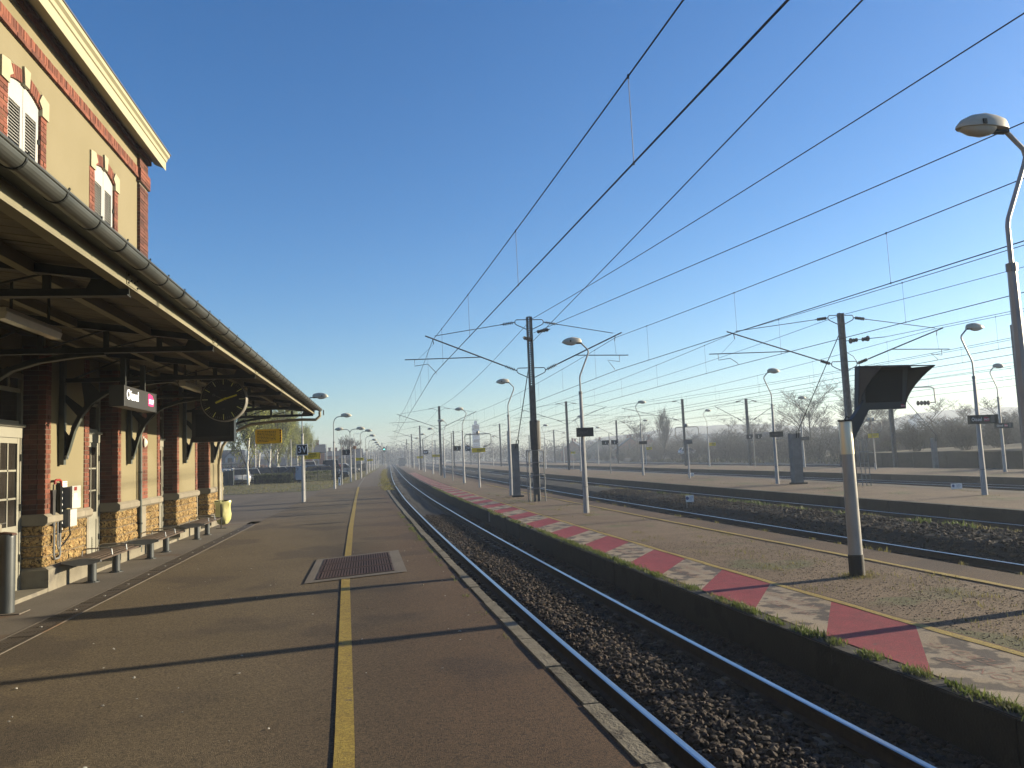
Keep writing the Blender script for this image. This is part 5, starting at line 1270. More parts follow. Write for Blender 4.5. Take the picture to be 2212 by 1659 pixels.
# hood over the screen, and the two side fins that sweep forward under it
q = MB(); f_ = DY-.30
q.v = [(DX+.345, DY+.14, zt_), (DX+1.26, DY+.14, zt_), (DX+1.52, f_, zt_-.045), (DX+.56, f_, zt_-.035), (DX+.345, DY+.14, zt_-.02), (DX+1.26, DY+.14, zt_-.02), (DX+1.52, f_, zt_-.06), (DX+.56, f_, zt_-.055)]
q.f = [(0,1,2,3), (7,6,5,4), (0,4,5,1), (1,5,6,2), (2,6,7,3), (3,7,4,0)]; q.mi = [0]*6; q.build('hood', mat('hood_lit_grey', (.13,.15,.165), rough=.4), t)  # paler than the case: light on its top put into the colour
def fin(xb0, xb1, xf, nm, sgn):
    q = MB(); pts = []
    for i in range(8):
        s = i/7; z = zt_-.055 - s*(zt_-.055-zb); k = (1-s)**2
        pts.append((xb1+(xb0-xb1)*s, DY+.03, z, xb1+(xb0-xb1)*s+(xf-xb1)*k, DY+.02-.32*k, z))
    for i in range(7):
        a, b = pts[i], pts[i+1]
        q.quad(a[:3], b[:3], b[3:], a[3:]); q.quad((a[3]+sgn*.015, a[4], a[5]), (b[3]+sgn*.015, b[4], b[5]), (b[0]+sgn*.015, b[1], b[2]), (a[0]+sgn*.015, a[1], a[2])); q.quad(a[3:], b[3:], (b[3]+sgn*.015, b[4], b[5]), (a[3]+sgn*.015, a[4], a[5]))
    return q.build(nm, caseg, t, smooth=True)
fin(DX+1.12, DX+1.25, DX+1.51, 'right_fin', 1); fin(DX+.30, DX+.36, DX+.56, 'left_fin', -1)
q = MB(); q.prism([(DX+1.06, zb+.025), (DX+1.13, zb+.025), (DX+1.13, zb+.055), (DX+1.10, zb+.075), (DX+1.06, zb+.075)], 'y', DY+.014, DY+.02); lg = q.build('logo', logo_red, t)
text('logo_lettering', 'SNCF', .034, (DX+1.095, DY+.012, zb+.046), FRONT, signpale, lg)
q = MB(); q.tube([(DX-.02, DY, D0+2.54), (DX+.03, DY, D0+2.60), (DX+.08, DY, D0+2.58)], .01, 5); q.build('cable', blackp, t)

# weathered green pillar beside the big lamp post
t = thing('relay_pillar', 'weathered green steel pillar with rust spots beside the big right-hand lamp post', 'pillar', (8.47, 8.9, ZP2))
q = MB(); q.box(8.38, 8.56, 8.82, 8.98, ZP2, 2.3); q.build('casing', mat('weathered_green', (.16,.22,.20), (.20,.26,.24), scale=3, rough=.6, c3=(.10,.05,.035), c3scale=4, c3th=.58), t)
for zz in (2.05, 2.3):
    q = MB(); q.box(8.36, 8.58, 8.80, 9.0, zz, zz+.04); q.build('strap', conc_grey, t)

# ================================================================== OVERHEAD LINE MASTS
def mast(x, y, z0, h, arms, label, lattice=False, grp='dark overhead line masts'):
    t = thing('overhead_line_mast', label, 'mast', (x, y, z0), grp)
    zt = z0+h
    for s in (-1, 1):
        q = MB(); q.box(x+s*.115-.02, x+s*.115+.02, y-.10, y+.10, z0, zt); q.box(*sorted((x+s*.115, x+s*.06)), y-.10, y-.085, z0, zt); q.box(*sorted((x+s*.115, x+s*.06)), y+.085, y+.10, z0, zt); q.build('channel', mast_m, t, fixn=False)
    if lattice:
        q = MB(); z = z0+h*.62
        q.box(x-.065, x+.065, y-.012, y+.012, z0+.3, z)
        while z < zt:
            q.box(x-.095, x+.095, y-.085, y-.079, z, z+.055); q.box(x-.02, x+.02, y-.085, y-.079, z+.055, z+.105); z += .105
        q.build('batten_plates', mast_m, t)
        q = MB(); q.box(x-.13, x+.13, y-.12, y+.12, zt, zt+.02); q.build('cap_plate', mast_m, t)
    else:
        q = MB(); q.box(x-.095, x+.095, y-.012, y+.012, z0, zt); q.build('web', mast_m, t)
    z1, z2 = zt-.35, zt-2.65
    for s, reach, up in arms:
        for zz, nm in ((z1, 'upper_bracket'), (z2, 'lower_bracket')):
            if not up and zz == z1: continue
            q = MB(); q.tube([(x+s*.10, y, zz+.24), (x+s*.62, y, zz+.24), (x+s*.68, y, zz+.18), (x+s*.68, y, zz+.06), (x+s*.62, y, zz), (x+s*.10, y, zz-.24)], .022, 6); q.build(nm, mast_m, t)
        tip = Vector((x+s*reach, y, zt-.92))
        def insulator(p, d):
            d = d.normalized(); q = MB()
            q.tube([p-d*.36, p+d*.36], .024, 6)
            for k in range(6): q.tube([p+d*(-.21+k*.084-.012), p+d*(-.21+k*.084+.012)], [.088, .06], 8)
            return q.build('insulator', insul, t, fixn=False)
        # top tie
        a0 = Vector((x+s*.68, y, z1+.12)); a1 = tip+Vector((-s*.15, 0, .10)); dv = a1-a0
        insulator(a0+dv.normalized()*.36, dv)
        q = MB(); q.tube([a0+dv.normalized()*.68, a1], .018, 6); q.build('top_tie', mast_m, t)
        b0_ = Vector((x+s*.68, y, z2+.12)); dv = tip-b0_; insulator(b0_+dv.normalized()*.36, dv)
        q = MB(); q.tube([b0_+dv.normalized()*.68, tip+dv.normalized()*.30], .032, 8); q.build('cantilever_tube', mast_m, t)
        m0 = b0_+dv*.42; zc = m0.z
        e = Vector((x+s*(reach+1.25 if s < 0 else reach+.55), y, zc-.05))
        q = MB(); q.tube([m0, e], .024, 6); q.build('registration_tube', mast_m, t)
        c_ = Vector((x+s*(reach-.18), y, z0+6.06))
        d0 = e-Vector((s*.45, 0, 0))
        q = MB(); q.tube([d0, d0-Vector((0, 0, .30)), d0+Vector((-s*.6, 0, -.22)), c_+Vector((0, 0, .06)), c_], .016, 6); q.build('steady_arm', mast_m, t)
        q = MB(); q.tube([tip-Vector((s*.05, 0, 0)), tip-Vector((s*.1, 0, .28))], .02, 5); q.tube([tip-Vector((s*.1, 0, .28)), e-Vector((s*.6, 0, 0))], .006, 4); q.build('hanger_wire', wire_m, t)
    return t
M1 = (7.08, 36.26)
mast(7.08, 36.26, ZP2, 8.66, ((-1, 4.65, True), (1, 4.25, True)), 'tall dark lattice mast with two arms, nearest on the striped platform', True)
mast(7.30, 98.73, ZP2, 8.66, ((-1, 5.0, True), (1, 4.4, True)), 'second dark mast with two arms along the striped platform')
mast(7.55, 155.2, ZP2, 8.64, ((-1, 5.0, True), (1, 4.2, True)), 'third dark mast along the striped platform')
mast(7.75, 204.4, ZP2, 8.6, ((-1, 5.0, True), (1, 4.0, True)), 'fourth dark mast along the striped platform')
mast(8.1, 255, ZP2, 8.6, ((-1, 5.0, True), (1, 4.0, True)), 'fifth dark mast along the striped platform, faint in the haze')
mast(22.58, 35.27, ZP3, 8.5, ((-1, 5.75, True), (1, 5.3, True)), 'grey mast with two arms seen behind the information screen')
mast(23.28, 97.2, ZP3, 8.67, ((-1, 5.6, True), (1, 5.0, True)), 'mast with two arms in the middle of the third platform')
mast(23.8, 158, ZP3, 8.6, ((-1, 5.6, True), (1, 4.6, True)), 'distant mast with two arms on the third platform')
mast(24.1, 215, ZP3, 8.6, ((-1, 5.6, True), (1, 4.6, True)), 'faint far mast at the end of the third platform')
mast(36.28, 90.9, ZP4, 8.1, ((-1, 7.4, True),), 'grey mast with a single long arm behind the looped grey board')
mast(41.81, 85.3, -.9, 7.9, ((-1, 3.6, True), (1, 3.4, True)), 'mast beyond the fourth platform behind the number 4 plate')
mast(41.2, 134.7, -.9, 7.9, ((-1, 3.8, True), (1, 3.6, True)), 'distant mast behind the number 6 plate')
mast(38.64, 174.7, -.9, 7.8, ((-1, 5.0, True), (1, 4.0, True)), 'far thin mast to the left of the slate-roofed houses')
mast(40.5, 215, -.9, 7.8, ((-1, 5.0, True), (1, 4.0, True)), 'faint thin mast far right of the striped platform lamps')
t = mast(39.3, 55.7, -.9, 8.3, (), 'tall plain mast standing behind the information screen')
q = MB(); q.tube([(39.4, 55.7, 5.62), (42.9, 55.7, 5.62), (43.2, 55.7, 5.5), (43.25, 55.7, 4.35)], .05, 6); q.build('hook_bracket', poleg, t)
q = MB(); q.tube([(41.6, 55.7, 4.35), (43.25, 55.7, 4.4)], .04, 6)
for k in range(4): q.tube([(41.7+k*.3, 55.7, 4.36), (41.76+k*.3, 55.7, 4.36)], [.2, .16], 8)
q.build('insulator', insul, t)
mast(38.9, 42.6, -.9, 9.3, ((1, 3.5, True),), 'grey mast at the right picture edge behind the big lamp post')
for i, (x, y) in enumerate(((15.9, 175), (12.2, 235), (.3, 267), (2.2, 330), (9.6, 330), (30.5, 190), (17.5, 260))):
    mast(x, y, -.8, 8.3, ((1, 3.2, True),) if x < 3 else ((-1, 3.5, True), (1, 3.5, True)), f'{ordn(i)} of the faint masts crowding the hazy far end of the tracks')
# cage, guy wires, counterweight pillars
t = thing('mast_cage', 'tall grey tubular guard cage around the foot of the nearest dark mast', 'guard', (7.08, 36.26, ZP2))
for sx_, sy_ in ((-.36, -.3), (-.22, .3), (.36, -.3), (.22, .3), (-.40, 0), (.40, 0)):
    q = MB(); q.tube([(7.08+sx_, 36.26+sy_, ZP2), (7.08+sx_, 36.26+sy_, ZP2+2.38)], .022, 6); q.build('upright', poleg, t)
for zz in (.62, 1.22, 1.80, 2.36):
    q = MB(); z = ZP2+zz; pts = [(7.08+.42*math.cos(a), 36.26+.34*math.sin(a), z) for a in [2*math.pi*i/16 for i in range(17)]]; q.tube(pts, .02, 5); q.build('hoop', poleg, t)
t = thing('mast_sleeve', 'dark perforated sleeve wrapped round the nearest mast above its cage', 'sleeve', (7.1, 36.2, 2.0))
q = MB(); q.lathe([(.25, 0), (.25, 1.35)], (7.12, 36.2, ZP2+2.4), 14); q.build('sleeve', mat('perforated_sleeve', (.05,.05,.045), (.03,.03,.028), scale=12, rough=.6, c3=(.02,.02,.02), c3scale=30, c3th=.6), t)
def counter(x, y, z0, h, w_, d_, top, label):
    t = thing('counterweight_pillar', label, 'pillar', (x, y, z0))
    q = MB(); q.box(x-w_/2, x+w_/2, y-d_/2, y+d_/2, z0+.06, z0+h); q.build('pillar', conc_grey, t)
    q = MB(); q.box(x-w_/2-.06, x+w_/2+.16, y-d_/2-.1, y+d_/2+.1, z0, z0+.08); q.build('footing', conc_dark, t)
    q = MB()
    for dx in (-.06, .06): q.tube([(x+dx+.06, y-d_/2-.03, z0+h-.25), (x+dx+.12, y-d_/2-.05, z0+h+.20)], .025, 5)
    q.build('yoke', iron, t)
    q = MB(); q.tube([(x+.12, y-d_/2-.05, z0+h+.15), top], .022, 5); q.build('guy_wire', wire_m, t); return t
counter(6.95, 41.0, ZP2, 2.78, .34, .36, (7.02, 36.4, 5.9), 'grey concrete counterweight pillar behind the nearest dark mast')
counter(22.05, 39.6, ZP3, 2.72, .52, .4, (22.5, 35.4, 6.9), 'grey concrete counterweight pillar on the third platform')
counter(40.3, 52.5, -.9, 2.5, .30, .3, (39.3, 55.6, 6.2), 'dark stub pillar with a guy wire by the retaining wall')
t = thing('mast_ladder', 'small grey ladder frame at the foot of the mast behind the screen', 'ladder', (22.9, 35.1, ZP3))
for dx in (0, .22, .44):
    q = MB(); q.tube([(22.80+dx, 34.9, ZP3), (22.72+dx, 34.9, ZP3+2.25)], .02, 5); q.build('upright', poleg, t)
for k in range(4):
    q = MB(); z = ZP3+.55+k*.55; q.tube([(22.77, 34.9, z), (23.2, 34.9, z)], .018, 5); q.build('rung', poleg, t)
t = thing('signal', 'distant railway signal showing a green light above the far track', 'signal', (1.0, 240, -.8)); 
q = MB(); q.tube([(.9, 240, -.8), (.9, 240, 4.6)], .09, 6); q.build('post', mast_m, t)
q = MB(); q.box(.55, 1.25, 239.9, 240.1, 4.0, 5.6); q.build('backboard', signk, t); q = MB(); q.lathe([(.2, -.14), (.2, -.11)], (.9, 240, 4.9), 12, 'y'); q.build('green_lamp', sig_green, t)
t = thing('signal_box', 'small flat-roofed grey cabin at the hazy end of the striped platform', 'cabin', (6.2, 262, -.6))
q = MB(); q.box(5.6, 7.6, 262, 265, -.6, 1.9); q.build('wall', conc_grey, t); q = MB(); q.box(5.4, 7.8, 261.7, 265.3, 1.9, 2.1); q.build('roof', roof_m, t)

# ================================================================== OVERHEAD WIRES
def line_z(zs, zm, y0, y1, y): u = (y-y0)/(y1-y0); return zs - (zs-zm)*4*u*(1-u)
def overhead(label, sup, drop=True, zc=5.50, zs=7.08, zm=6.72, r=.012):
    """sup: list of (x, y) of the contact wire at each support."""
    t = thing('overhead_line', label, 'overhead wires', (sup[1][0], sup[1][1], zc), 'overhead wires above the tracks')
    q = MB(); q.tube([(x, y, zc) for x, y in sup], r*1.1, 5); q.build('contact_wire', wire_m, t, fixn=False)
    pts = []
    for (xa, ya), (xb, yb) in zip(sup[:-1], sup[1:]):
        for i in range(12):
            u = i/12; pts.append((xa+(xb-xa)*u, ya+(yb-ya)*u, line_z(zs, zm, 0, 1, u)))
    pts.append((sup[-1][0], sup[-1][1], zs)); q = MB(); q.tube(pts, r, 5); q.build('messenger_wire', wire_m, t, fixn=False)
    if drop:
        for (xa, ya), (xb, yb) in list(zip(sup[:-1], sup[1:]))[:3]:
            n = max(3, int(abs(yb-ya)/7.2))
            for i in range(n):
                u = (i+.5)/n; y = ya+(yb-ya)*u
                if y < 2: continue
                x = xa+(xb-xa)*u; q = MB(); q.tube([(x, y, line_z(zs, zm, 0, 1, u)), (x+.01, y, zc)], .005, 4)
                q.tube([(x, y, line_z(zs, zm, 0, 1, u)-.03), (x, y, line_z(zs, zm, 0, 1, u)+.03)], .016, 5); q.tube([(x+.01, y, zc-.02), (x+.01, y, zc+.03)], .014, 5)
                q.build('dropper', wire_m, t, fixn=False)
    return t
overhead('wire pair above the nearest track, lowest from the top centre', [(4.72, -24), (2.48, 36.26), (2.45, 98.7), (2.75, 155), (3.25, 204), (3.7, 255), (5.2, 330), (6.5, 420)])
overhead('wire pair above the second track reaching the right arm of the near mast', [(15.4, -24), (11.3, 36.26), (11.5, 98.7), (11.6, 155), (11.6, 204), (11.9, 255), (13, 330), (15, 420)])
overhead('wire pair above the third track held by the grey mast behind the screen', [(18.6, -20), (17.0, 35.27), (17.8, 97.2), (18.3, 158), (18.6, 215), (19.5, 300)])
overhead('wire pair beyond the third platform held by the right arm of the grey mast', [(28.2, -20), (27.7, 35.27), (28.1, 97.2), (28.3, 158), (28.6, 215), (29.5, 300)])
overhead('wire pair beside the fourth platform', [(31.5, -10), (29.1, 90.9), (29.9, 160), (31, 300)], zm=6.3)
overhead('wire pair above the track just beyond the fourth platform', [(43.5, -10), (38.4, 85.3), (37.6, 134.7), (34, 174.7), (36, 300)], zc=5.2, zs=6.4, zm=5.9)
overhead('farthest wire pair above the siding by the retaining wall', [(49, -10), (45.0, 85.3), (44.6, 134.7), (42.4, 174.7), (44, 300)], zc=5.2, zs=6.4, zm=5.9)
def single(label, pts, sag=.25, r=.012, name='feeder_wire'):
    t = thing(name, label, 'wire', pts[0]); q = MB(); P_ = []
    for a, b in zip(pts[:-1], pts[1:]):
        for i in range(10):
            u = i/10; P_.append((a[0]+(b[0]-a[0])*u, a[1]+(b[1]-a[1])*u, a[2]+(b[2]-a[2])*u-sag*4*u*(1-u)))
    P_.append(pts[-1]); q.tube(P_, r, 5); q.build('wire', wire_m, t, fixn=False); return t
single('earth wire linking the tops of the striped platform masts', [(11.7, -22, 8.2), (7.2, 36.26, 8.02), (7.4, 98.7, 8.02), (7.6, 155, 8.0), (7.8, 204, 8.0), (8.1, 255, 8.0), (9.6, 330, 7.4)], .45)
single('steep anchor wire from the near mast towards the nearest track', [(4.05, -26, 6.95), (7.2, 36.2, 6.95)], .1)
tq = single('anchor wire from the near mast towards the second track', [(18.1, -26, 7.3), (7.25, 36.2, 7.35)], .15)
for lb, x, y, z, dx in (('black insulator string at the end of the steep anchor wire', 7.0, 35.6, 6.95, -.25), ('black insulator string at the end of the second anchor wire', 7.4, 35.7, 7.33, .2)):
    t = thing('insulator_string', lb, 'insulator', (x, y, z)); q = MB()
    for k in range(4): q.tube([(x+dx*k*.5, y-.16*k, z), (x+dx*k*.5+.01, y-.16*k-.05, z)], [.09, .07], 8)
    q.tube([(x, y+.3, z), (x+dx*2, y-.7, z)], .02, 5); q.build('discs', insul, t)
single('earth wire linking the tops of the third platform masts', [(25.5, -22, 8.1), (22.6, 35.27, 7.85), (23.3, 97.2, 8.05), (23.8, 158, 8.0), (24.1, 215, 8.0)], .4)
t = thing('tension_wheel_set', 'black tension wheels and insulators beside the grey mast', 'tensioner', (22.9, 35.2, 6.6)); q = MB()
for k, xx in enumerate((22.95, 23.12, 23.26, 23.62, 23.76, 23.88)): q.tube([(xx, 35.2, 6.55+.02*k), (xx+.05, 35.2, 6.55+.02*k)], .14 if k in (0, 5) else .10, 10)
q.tube([(22.7, 35.2, 6.55), (24.9, 35.2, 6.72)], .018, 5); q.build('wheels', insul, t)
single('anchor wire running right from the tension wheels', [(24.9, 35.2, 6.72), (32.5, -12, 7.1)], .1)
for k, (x0_, z0_, x1_, z1_) in enumerate(((33.8, 7.2, 32.2, 7.0), (35.6, 6.0, 33.8, 5.8), (47, 7.4, 44, 7.2))):
    single(f'{ordn(k)} of the thin feeder wires low on the right', [(x0_, -10, z0_), (x1_, 90, z1_), (x1_-.5, 170, z1_), (x1_, 290, z1_)], .5, .011)
t = single('slack jumper wire looping beside the grey mast down to the screen', [(22.75, 35.3, 6.0), (23.1, 35.3, 5.8), (23.5, 35.3, 5.2), (23.75, 35.3, 3.2), (23.8, 35.3, .5)], 0, .015)
# ================================================================== CAR PARK
def make_car(kind):
    prof = {'hatch': dict(L=3.9, h=1.46, hood=.85, cab=(.95, 1.55, 3.35, 3.78)), 'saloon': dict(L=4.4, h=1.43, hood=.86, cab=(1.15, 1.85, 3.2, 3.85)),
            'estate': dict(L=4.5, h=1.50, hood=.9, cab=(1.05, 1.7, 4.0, 4.38)), 'van': dict(L=4.7, h=1.95, hood=1.05, cab=(.75, 1.35, 4.45, 4.62))}[kind]
    L_, h, hd = prof['L'], prof['h'], prof['hood']; c0, c1, c2, c3 = prof['cab']
    t = thing('parked_car', 'car', 'car', (0, 0, 0), 'cars in the car park')
    # body: loft of cross sections along y (front at 0)
    st = [(0, .34, .60, .62), (.06, .25, .72, .70), (.5, .22, hd-.08, .80), (c0, .2, hd, .84), (c1, .2, hd+.04, .86), ((c1+c2)/2, .2, hd+.05, .86), (c2, .2, hd+.05, .86), (c3, .22, hd+.05, .84), (L_-.05, .26, hd-.02, .78), (L_, .36, hd-.18, .70)]
    q = MB()
    for y, zb, zt, w_ in st:
        for x, z in ((-w_+.06, zb), (-w_, zb+.14), (-w_, zt-.14), (-w_+.09, zt), (w_-.09, zt), (w_, zt-.14), (w_, zb+.14), (w_-.06, zb)): q.v.append((x, y-L_/2, z))
    for i in range(len(st)-1):
        for j in range(8): q.f.append((i*8+j, i*8+(j+1) % 8, (i+1)*8+(j+1) % 8, (i+1)*8+j)); q.mi.append(0)
    q.f.append(tuple(range(8))); q.mi.append(0); q.f.append(tuple(len(q.v)-8+j for j in range(8))); q.mi.append(0)
    body = q.build('body', CARP[0][1], t, smooth=True)
    q = MB(); zt = h; g = [(c0+.02, hd-.02, .80, hd-.02), (c1, zt-.03, .62, 0), (c2, zt-.03, .62, 0), (c3, hd, .78, 0)]
    rows = []
    for (y, z, w_, _) in g: rows.append([(-w_, y-L_/2, z), (w_, y-L_/2, z)])
    base = [(-.82, c0-L_/2, hd-.03), (.82, c0-L_/2, hd-.03), (.82, c3-L_/2, hd-.02), (-.82, c3-L_/2, hd-.02)]; top = [rows[1][0], rows[1][1], rows[2][1], rows[2][0]]
    q.v = base+top
    for tt in ((0,1,5,4),(1,2,6,5),(2,3,7,6),(3,0,4,7),(4,5,6,7)): q.f.append(tt); q.mi.append(0)
    q.build('windows', carglass, t)
    q = MB(); q.v = [(x*1.01, y, z+.004) for x, y, z in top]+[(x*.9, y*.97, z+.035) for x, y, z in top]
    for tt in ((0,1,5,4),(1,2,6,5),(2,3,7,6),(3,0,4,7),(4,5,6,7)): q.f.append(tt); q.mi.append(0)
    for s in (-1, 1):
        q.bar((s*.81, c0-L_/2+.03, hd), (s*.62, c1-L_/2, zt-.02), .05); q.bar((s*.80, c3-L_/2-.03, hd), (s*.62, c2-L_/2, zt-.02), .07)
        q.bar((s*.83, (c1+c2)/2-L_/2, hd), (s*.63, (c1+c2)/2-L_/2, zt-.02), .06)
    q.build('roof', CARP[0][1], t)
    for s in (-1, 1):
        for yy0 in (.75, L_-.78):
            q = MB(); q.lathe([(.27, -.1), (.31, -.08), (.31, .08), (.27, .1)], (s*.74, yy0-L_/2, .31), 14, 'x'); wh = q.build('wheel', tyre_m, t)
            q = MB(); q.lathe([(.19, -.104), (.19, .104)], (s*.74, yy0-L_/2, .31), 10, 'x'); q.build('rim', rim_m, wh)
        q = MB(); q.box(*sorted((s*.48, s*.72)), -L_/2-.0, -L_/2+.10, .60, .72); q.build('headlight', head_m, t)
        q = MB(); q.box(*sorted((s*.56, s*.75)), L_/2-.08, L_/2+.012, hd-.28, hd-.06); q.build('tail_light', tail_m, t)
        q = MB(); q.box(*sorted((s*.84, s*.98)), c0+.25-L_/2, c0+.36-L_/2, hd, hd+.12); q.build('mirror', blackp, t)
    q = MB(); q.box(-.26, .26, L_/2-.01, L_/2+.012, .56, .66); q.build('number_plate', signw, t)
    q = MB(); q.box(-.74, .74, -L_/2-.02, -L_/2+.08, .26, .44); q.box(-.72, .72, L_/2-.06, L_/2+.02, .28, .46); q.build('bumper', blackp, t)
    return t
protos = {k: make_car(k) for k in ('hatch', 'saloon', 'estate', 'van')}
def setpaint(root, m):
    for c in root.children:
        if c.name.split('.')[0] in ('body', 'roof'):
            c.material_slots[0].link = 'OBJECT'; c.material_slots[0].material = m
cars = [  # kind, paint, x, y, heading, label
 ('hatch', 0, -14.6, 76.5, 2.9, 'silver hatchback leftmost in the car park, next to the green cabinet'), ('saloon', 6, -13.6, 80, 2.6, 'blue grey car behind the leftmost silver hatchback'),
 ('hatch', 0, -13.0, 76.2, 3.4, 'silver car with its nose towards the platform beside the first birch'), ('saloon', 0, -12.2, 77.5, .25, 'silver car with red tail lights just left of the hedge'),
 ('estate', 2, -11.6, 80.5, .3, 'black estate car with bright tail lights behind the silver one'), ('estate', 4, -16.5, 90, 1.5, 'white estate car with grey windows behind the first row'),
 ('hatch', 1, -11.9, 86, 1.55, 'dark blue hatchback above the left end of the hedge'), ('saloon', 2, -9.9, 83, 1.45, 'black saloon above the middle of the hedge'),
 ('hatch', 3, -9.6, 88.5, 1.6, 'grey hatchback in the second row over the hedge'), ('estate', 4, -8.6, 84, 1.8, 'white estate with pale roof rails above the hedge end'),
 ('saloon', 1, -7.6, 79, 1.4, 'dark blue saloon directly left of the 3V lamp post'), ('hatch', 6, -8.1, 93, 1.6, 'blue grey hatchback in the third row'),
 ('estate', 3, -6.4, 80.5, .9, 'grey estate right of the 3V lamp post'), ('saloon', 6, -5.9, 78.2, 1.3, 'blue grey saloon close to the fence right of the 3V lamp post'),
 ('saloon', 2, -5.3, 77.8, 1.55, 'black glossy saloon parked across, under the arc-arm lamp post'), ('van', 2, -5.2, 84, .1, 'tall black van with red tail lights near the fence corner'),
 ('hatch', 5, -5.5, 95, .1, 'bright red hatchback at the fence corner'), ('van', 4, -9.2, 104, .2, 'white van with big rear window in the back row'),
 ('hatch', 1, -12.5, 98, 1.5, 'dark blue hatchback in the back row between birches'), ('saloon', 3, -10.8, 97, 1.6, 'grey saloon in the back row between birches'),
 ('estate', 2, -7.4, 100, 1.5, 'black estate in the back row right of the birches'), ('saloon', 4, -5.4, 118, 1.5, 'white car far along beside the double lamp post'),
 ('hatch', 1, -6.2, 128, 1.5, 'small dark blue car furthest along the fence'), ('saloon', 0, -17.8, 84, 1.2, 'silver saloon half hidden behind the station corner')]
first = set()
for kind, pi_, x, y, rz, lb in cars:
    c = protos[kind]
    if kind in first: c = dup(protos[kind], (x, y, -.04), rz, lb)
    else: first.add(kind); c.location = (x, y, -.04); c.rotation_euler = (0, 0, rz); c['label'] = lb
    setpaint(c, CARP[pi_][1])
c = dup(protos['hatch'], (60.5, 150, .2), 1.6, 'pale car parked far off between the tracks and the houses'); setpaint(c, CARP[4][1])

def leafcloud(name, m, parent, centers, n, size, spread=None, droop=0.0):
    """n leaf quads scattered round the given centres (x,y,z,rx,ry,rz)."""
    C = np.array(centers, float); idx = RNG.integers(0, len(C), n); d = RNG.normal(0, 1, (n, 3)); d /= np.linalg.norm(d, axis=1)[:, None]; d *= (RNG.random(n)**.45)[:, None]
    P_ = C[idx, :3] + d*C[idx, 3:6]; P_[:, 2] -= droop*RNG.random(n)
    a = RNG.normal(0, 1, (n, 3)); a /= np.linalg.norm(a, axis=1)[:, None]; b = np.cross(a, RNG.normal(0, 1, (n, 3))); b /= np.linalg.norm(b, axis=1)[:, None]
    s = size*RNG.uniform(.6, 1.4, n)[:, None]
    V = np.stack([P_-a*s-b*s*.6, P_+a*s-b*s*.6, P_+a*s+b*s*.6, P_-a*s+b*s*.6], 1)
    ox = np.array(WL.get(parent.name, (0, 0, 0))) if parent is not None else 0
    me = bpy.data.meshes.new(name); me.from_pydata((V-ox).reshape(-1, 3).tolist(), [], (np.arange(n*4).reshape(-1, 4)).tolist()); me.materials.append(m)
    o = bpy.data.objects.new(name, me); COL.objects.link(o)
    if parent is not None: o.parent = parent
    return o
# hedge, fence, cabinet, street lamps, machine
for lb, x0, x1, y0, y1, h in (('dark clipped hedge in front of the parked cars, left of the 3V lamp post', -11.2, -7.75, 73.8, 71.8, .92), ('dark hedge along the fence right of the 3V lamp post', -6.75, -4.75, 72.8, 75.8, .95)):
    t = thing('hedge', lb, 'hedge', ((x0+x1)/2, (y0+y1)/2, 0)); n = 26
    cs = [(x0+(x1-x0)*i/n, y0+(y1-y0)*i/n+RNG.uniform(-.2, .2), h*k, .22, .35, .2) for i in range(n+1) for k in (.18, .5, .8)]
    leafcloud('foliage', leaf_d, t, cs, 5200, .04)
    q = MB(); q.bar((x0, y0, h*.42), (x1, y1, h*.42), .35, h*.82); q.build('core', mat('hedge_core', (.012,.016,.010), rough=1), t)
t = thing('mesh_fence', 'dark wire fence with thin posts in front of the hedge and cars', 'fence', (-8, 72, 0))
fp = [(-14.2, 73.4), (-12.2, 73.2), (-11.35, 73.1), (-9.5, 72.1), (-7.6, 71.3), (-6.9, 71.6), (-5.7, 73.2), (-4.6, 75.2), (-4.3, 82), (-3.9, 92), (-3.6, 104), (-3.2, 118), (-2.9, 134), (-2.5, 152)]
q_ = MB()
for x, y in fp:
    q = MB(); q.box(x-.025, x+.025, y-.025, y+.025, 0, 1.35); q.build('post', iron, t)
for (xa, ya), (xb, yb) in zip(fp[:-1], fp[1:]):
    for zz in (.15, .55, .95, 1.3): q_.bar((xa, ya, zz), (xb, yb, zz), .012)
    if ya > 75:
        n = int((yb-ya)/.9)
        for i in range(1, n): q_.box(xa+(xb-xa)*i/n-.018, xa+(xb-xa)*i/n+.018, ya+(yb-ya)*i/n-.01, ya+(yb-ya)*i/n+.01, .05, 1.25)
q_.build('wires', iron, t)
t = thing('utility_cabinet', 'dark green double-door utility cabinet on the grass at left', 'cabinet', (-13.1, 71.8, 0))
for k, xx in enumerate((-13.48, -13.08)):
    q = MB(); q.box(xx, xx+.385, 71.6, 72.1, .05, 1.22); q.build('door_half', mat('cabinet_green', (.035,.05,.055), rough=.5), t)
q = MB(); q.box(-13.52, -12.66, 71.55, 72.15, 1.22, 1.28); q.box(-13.5, -12.68, 71.58, 72.12, 0, .06); q.build('top', iron, t)
t = thing('ticket_machine', 'pale blue and white parking machine beside the 3V lamp post', 'machine', (-7.15, 71.5, 0))
q = MB(); q.box(-7.42, -6.92, 71.4, 71.6, .25, 1.42); q.build('panel', mat('machine_blue', (.42,.52,.66), rough=.5), t); q = MB(); q.box(-6.92, -6.72, 71.38, 71.62, .15, .75); q.build('side_box', signw, t)
q = MB(); q.tube([(-7.33+.12*math.cos(a), 71.395, 1.2+.1*math.sin(a)) for a in [R(-90+i*20) for i in range(12)]], .03, 6); q.build('emblem', mat('machine_navy', (.03,.05,.2), rough=.5), t)
q = MB(); q.box(-7.3, -7.05, 71.42, 71.58, 0, .25); q.build('foot', iron, t)
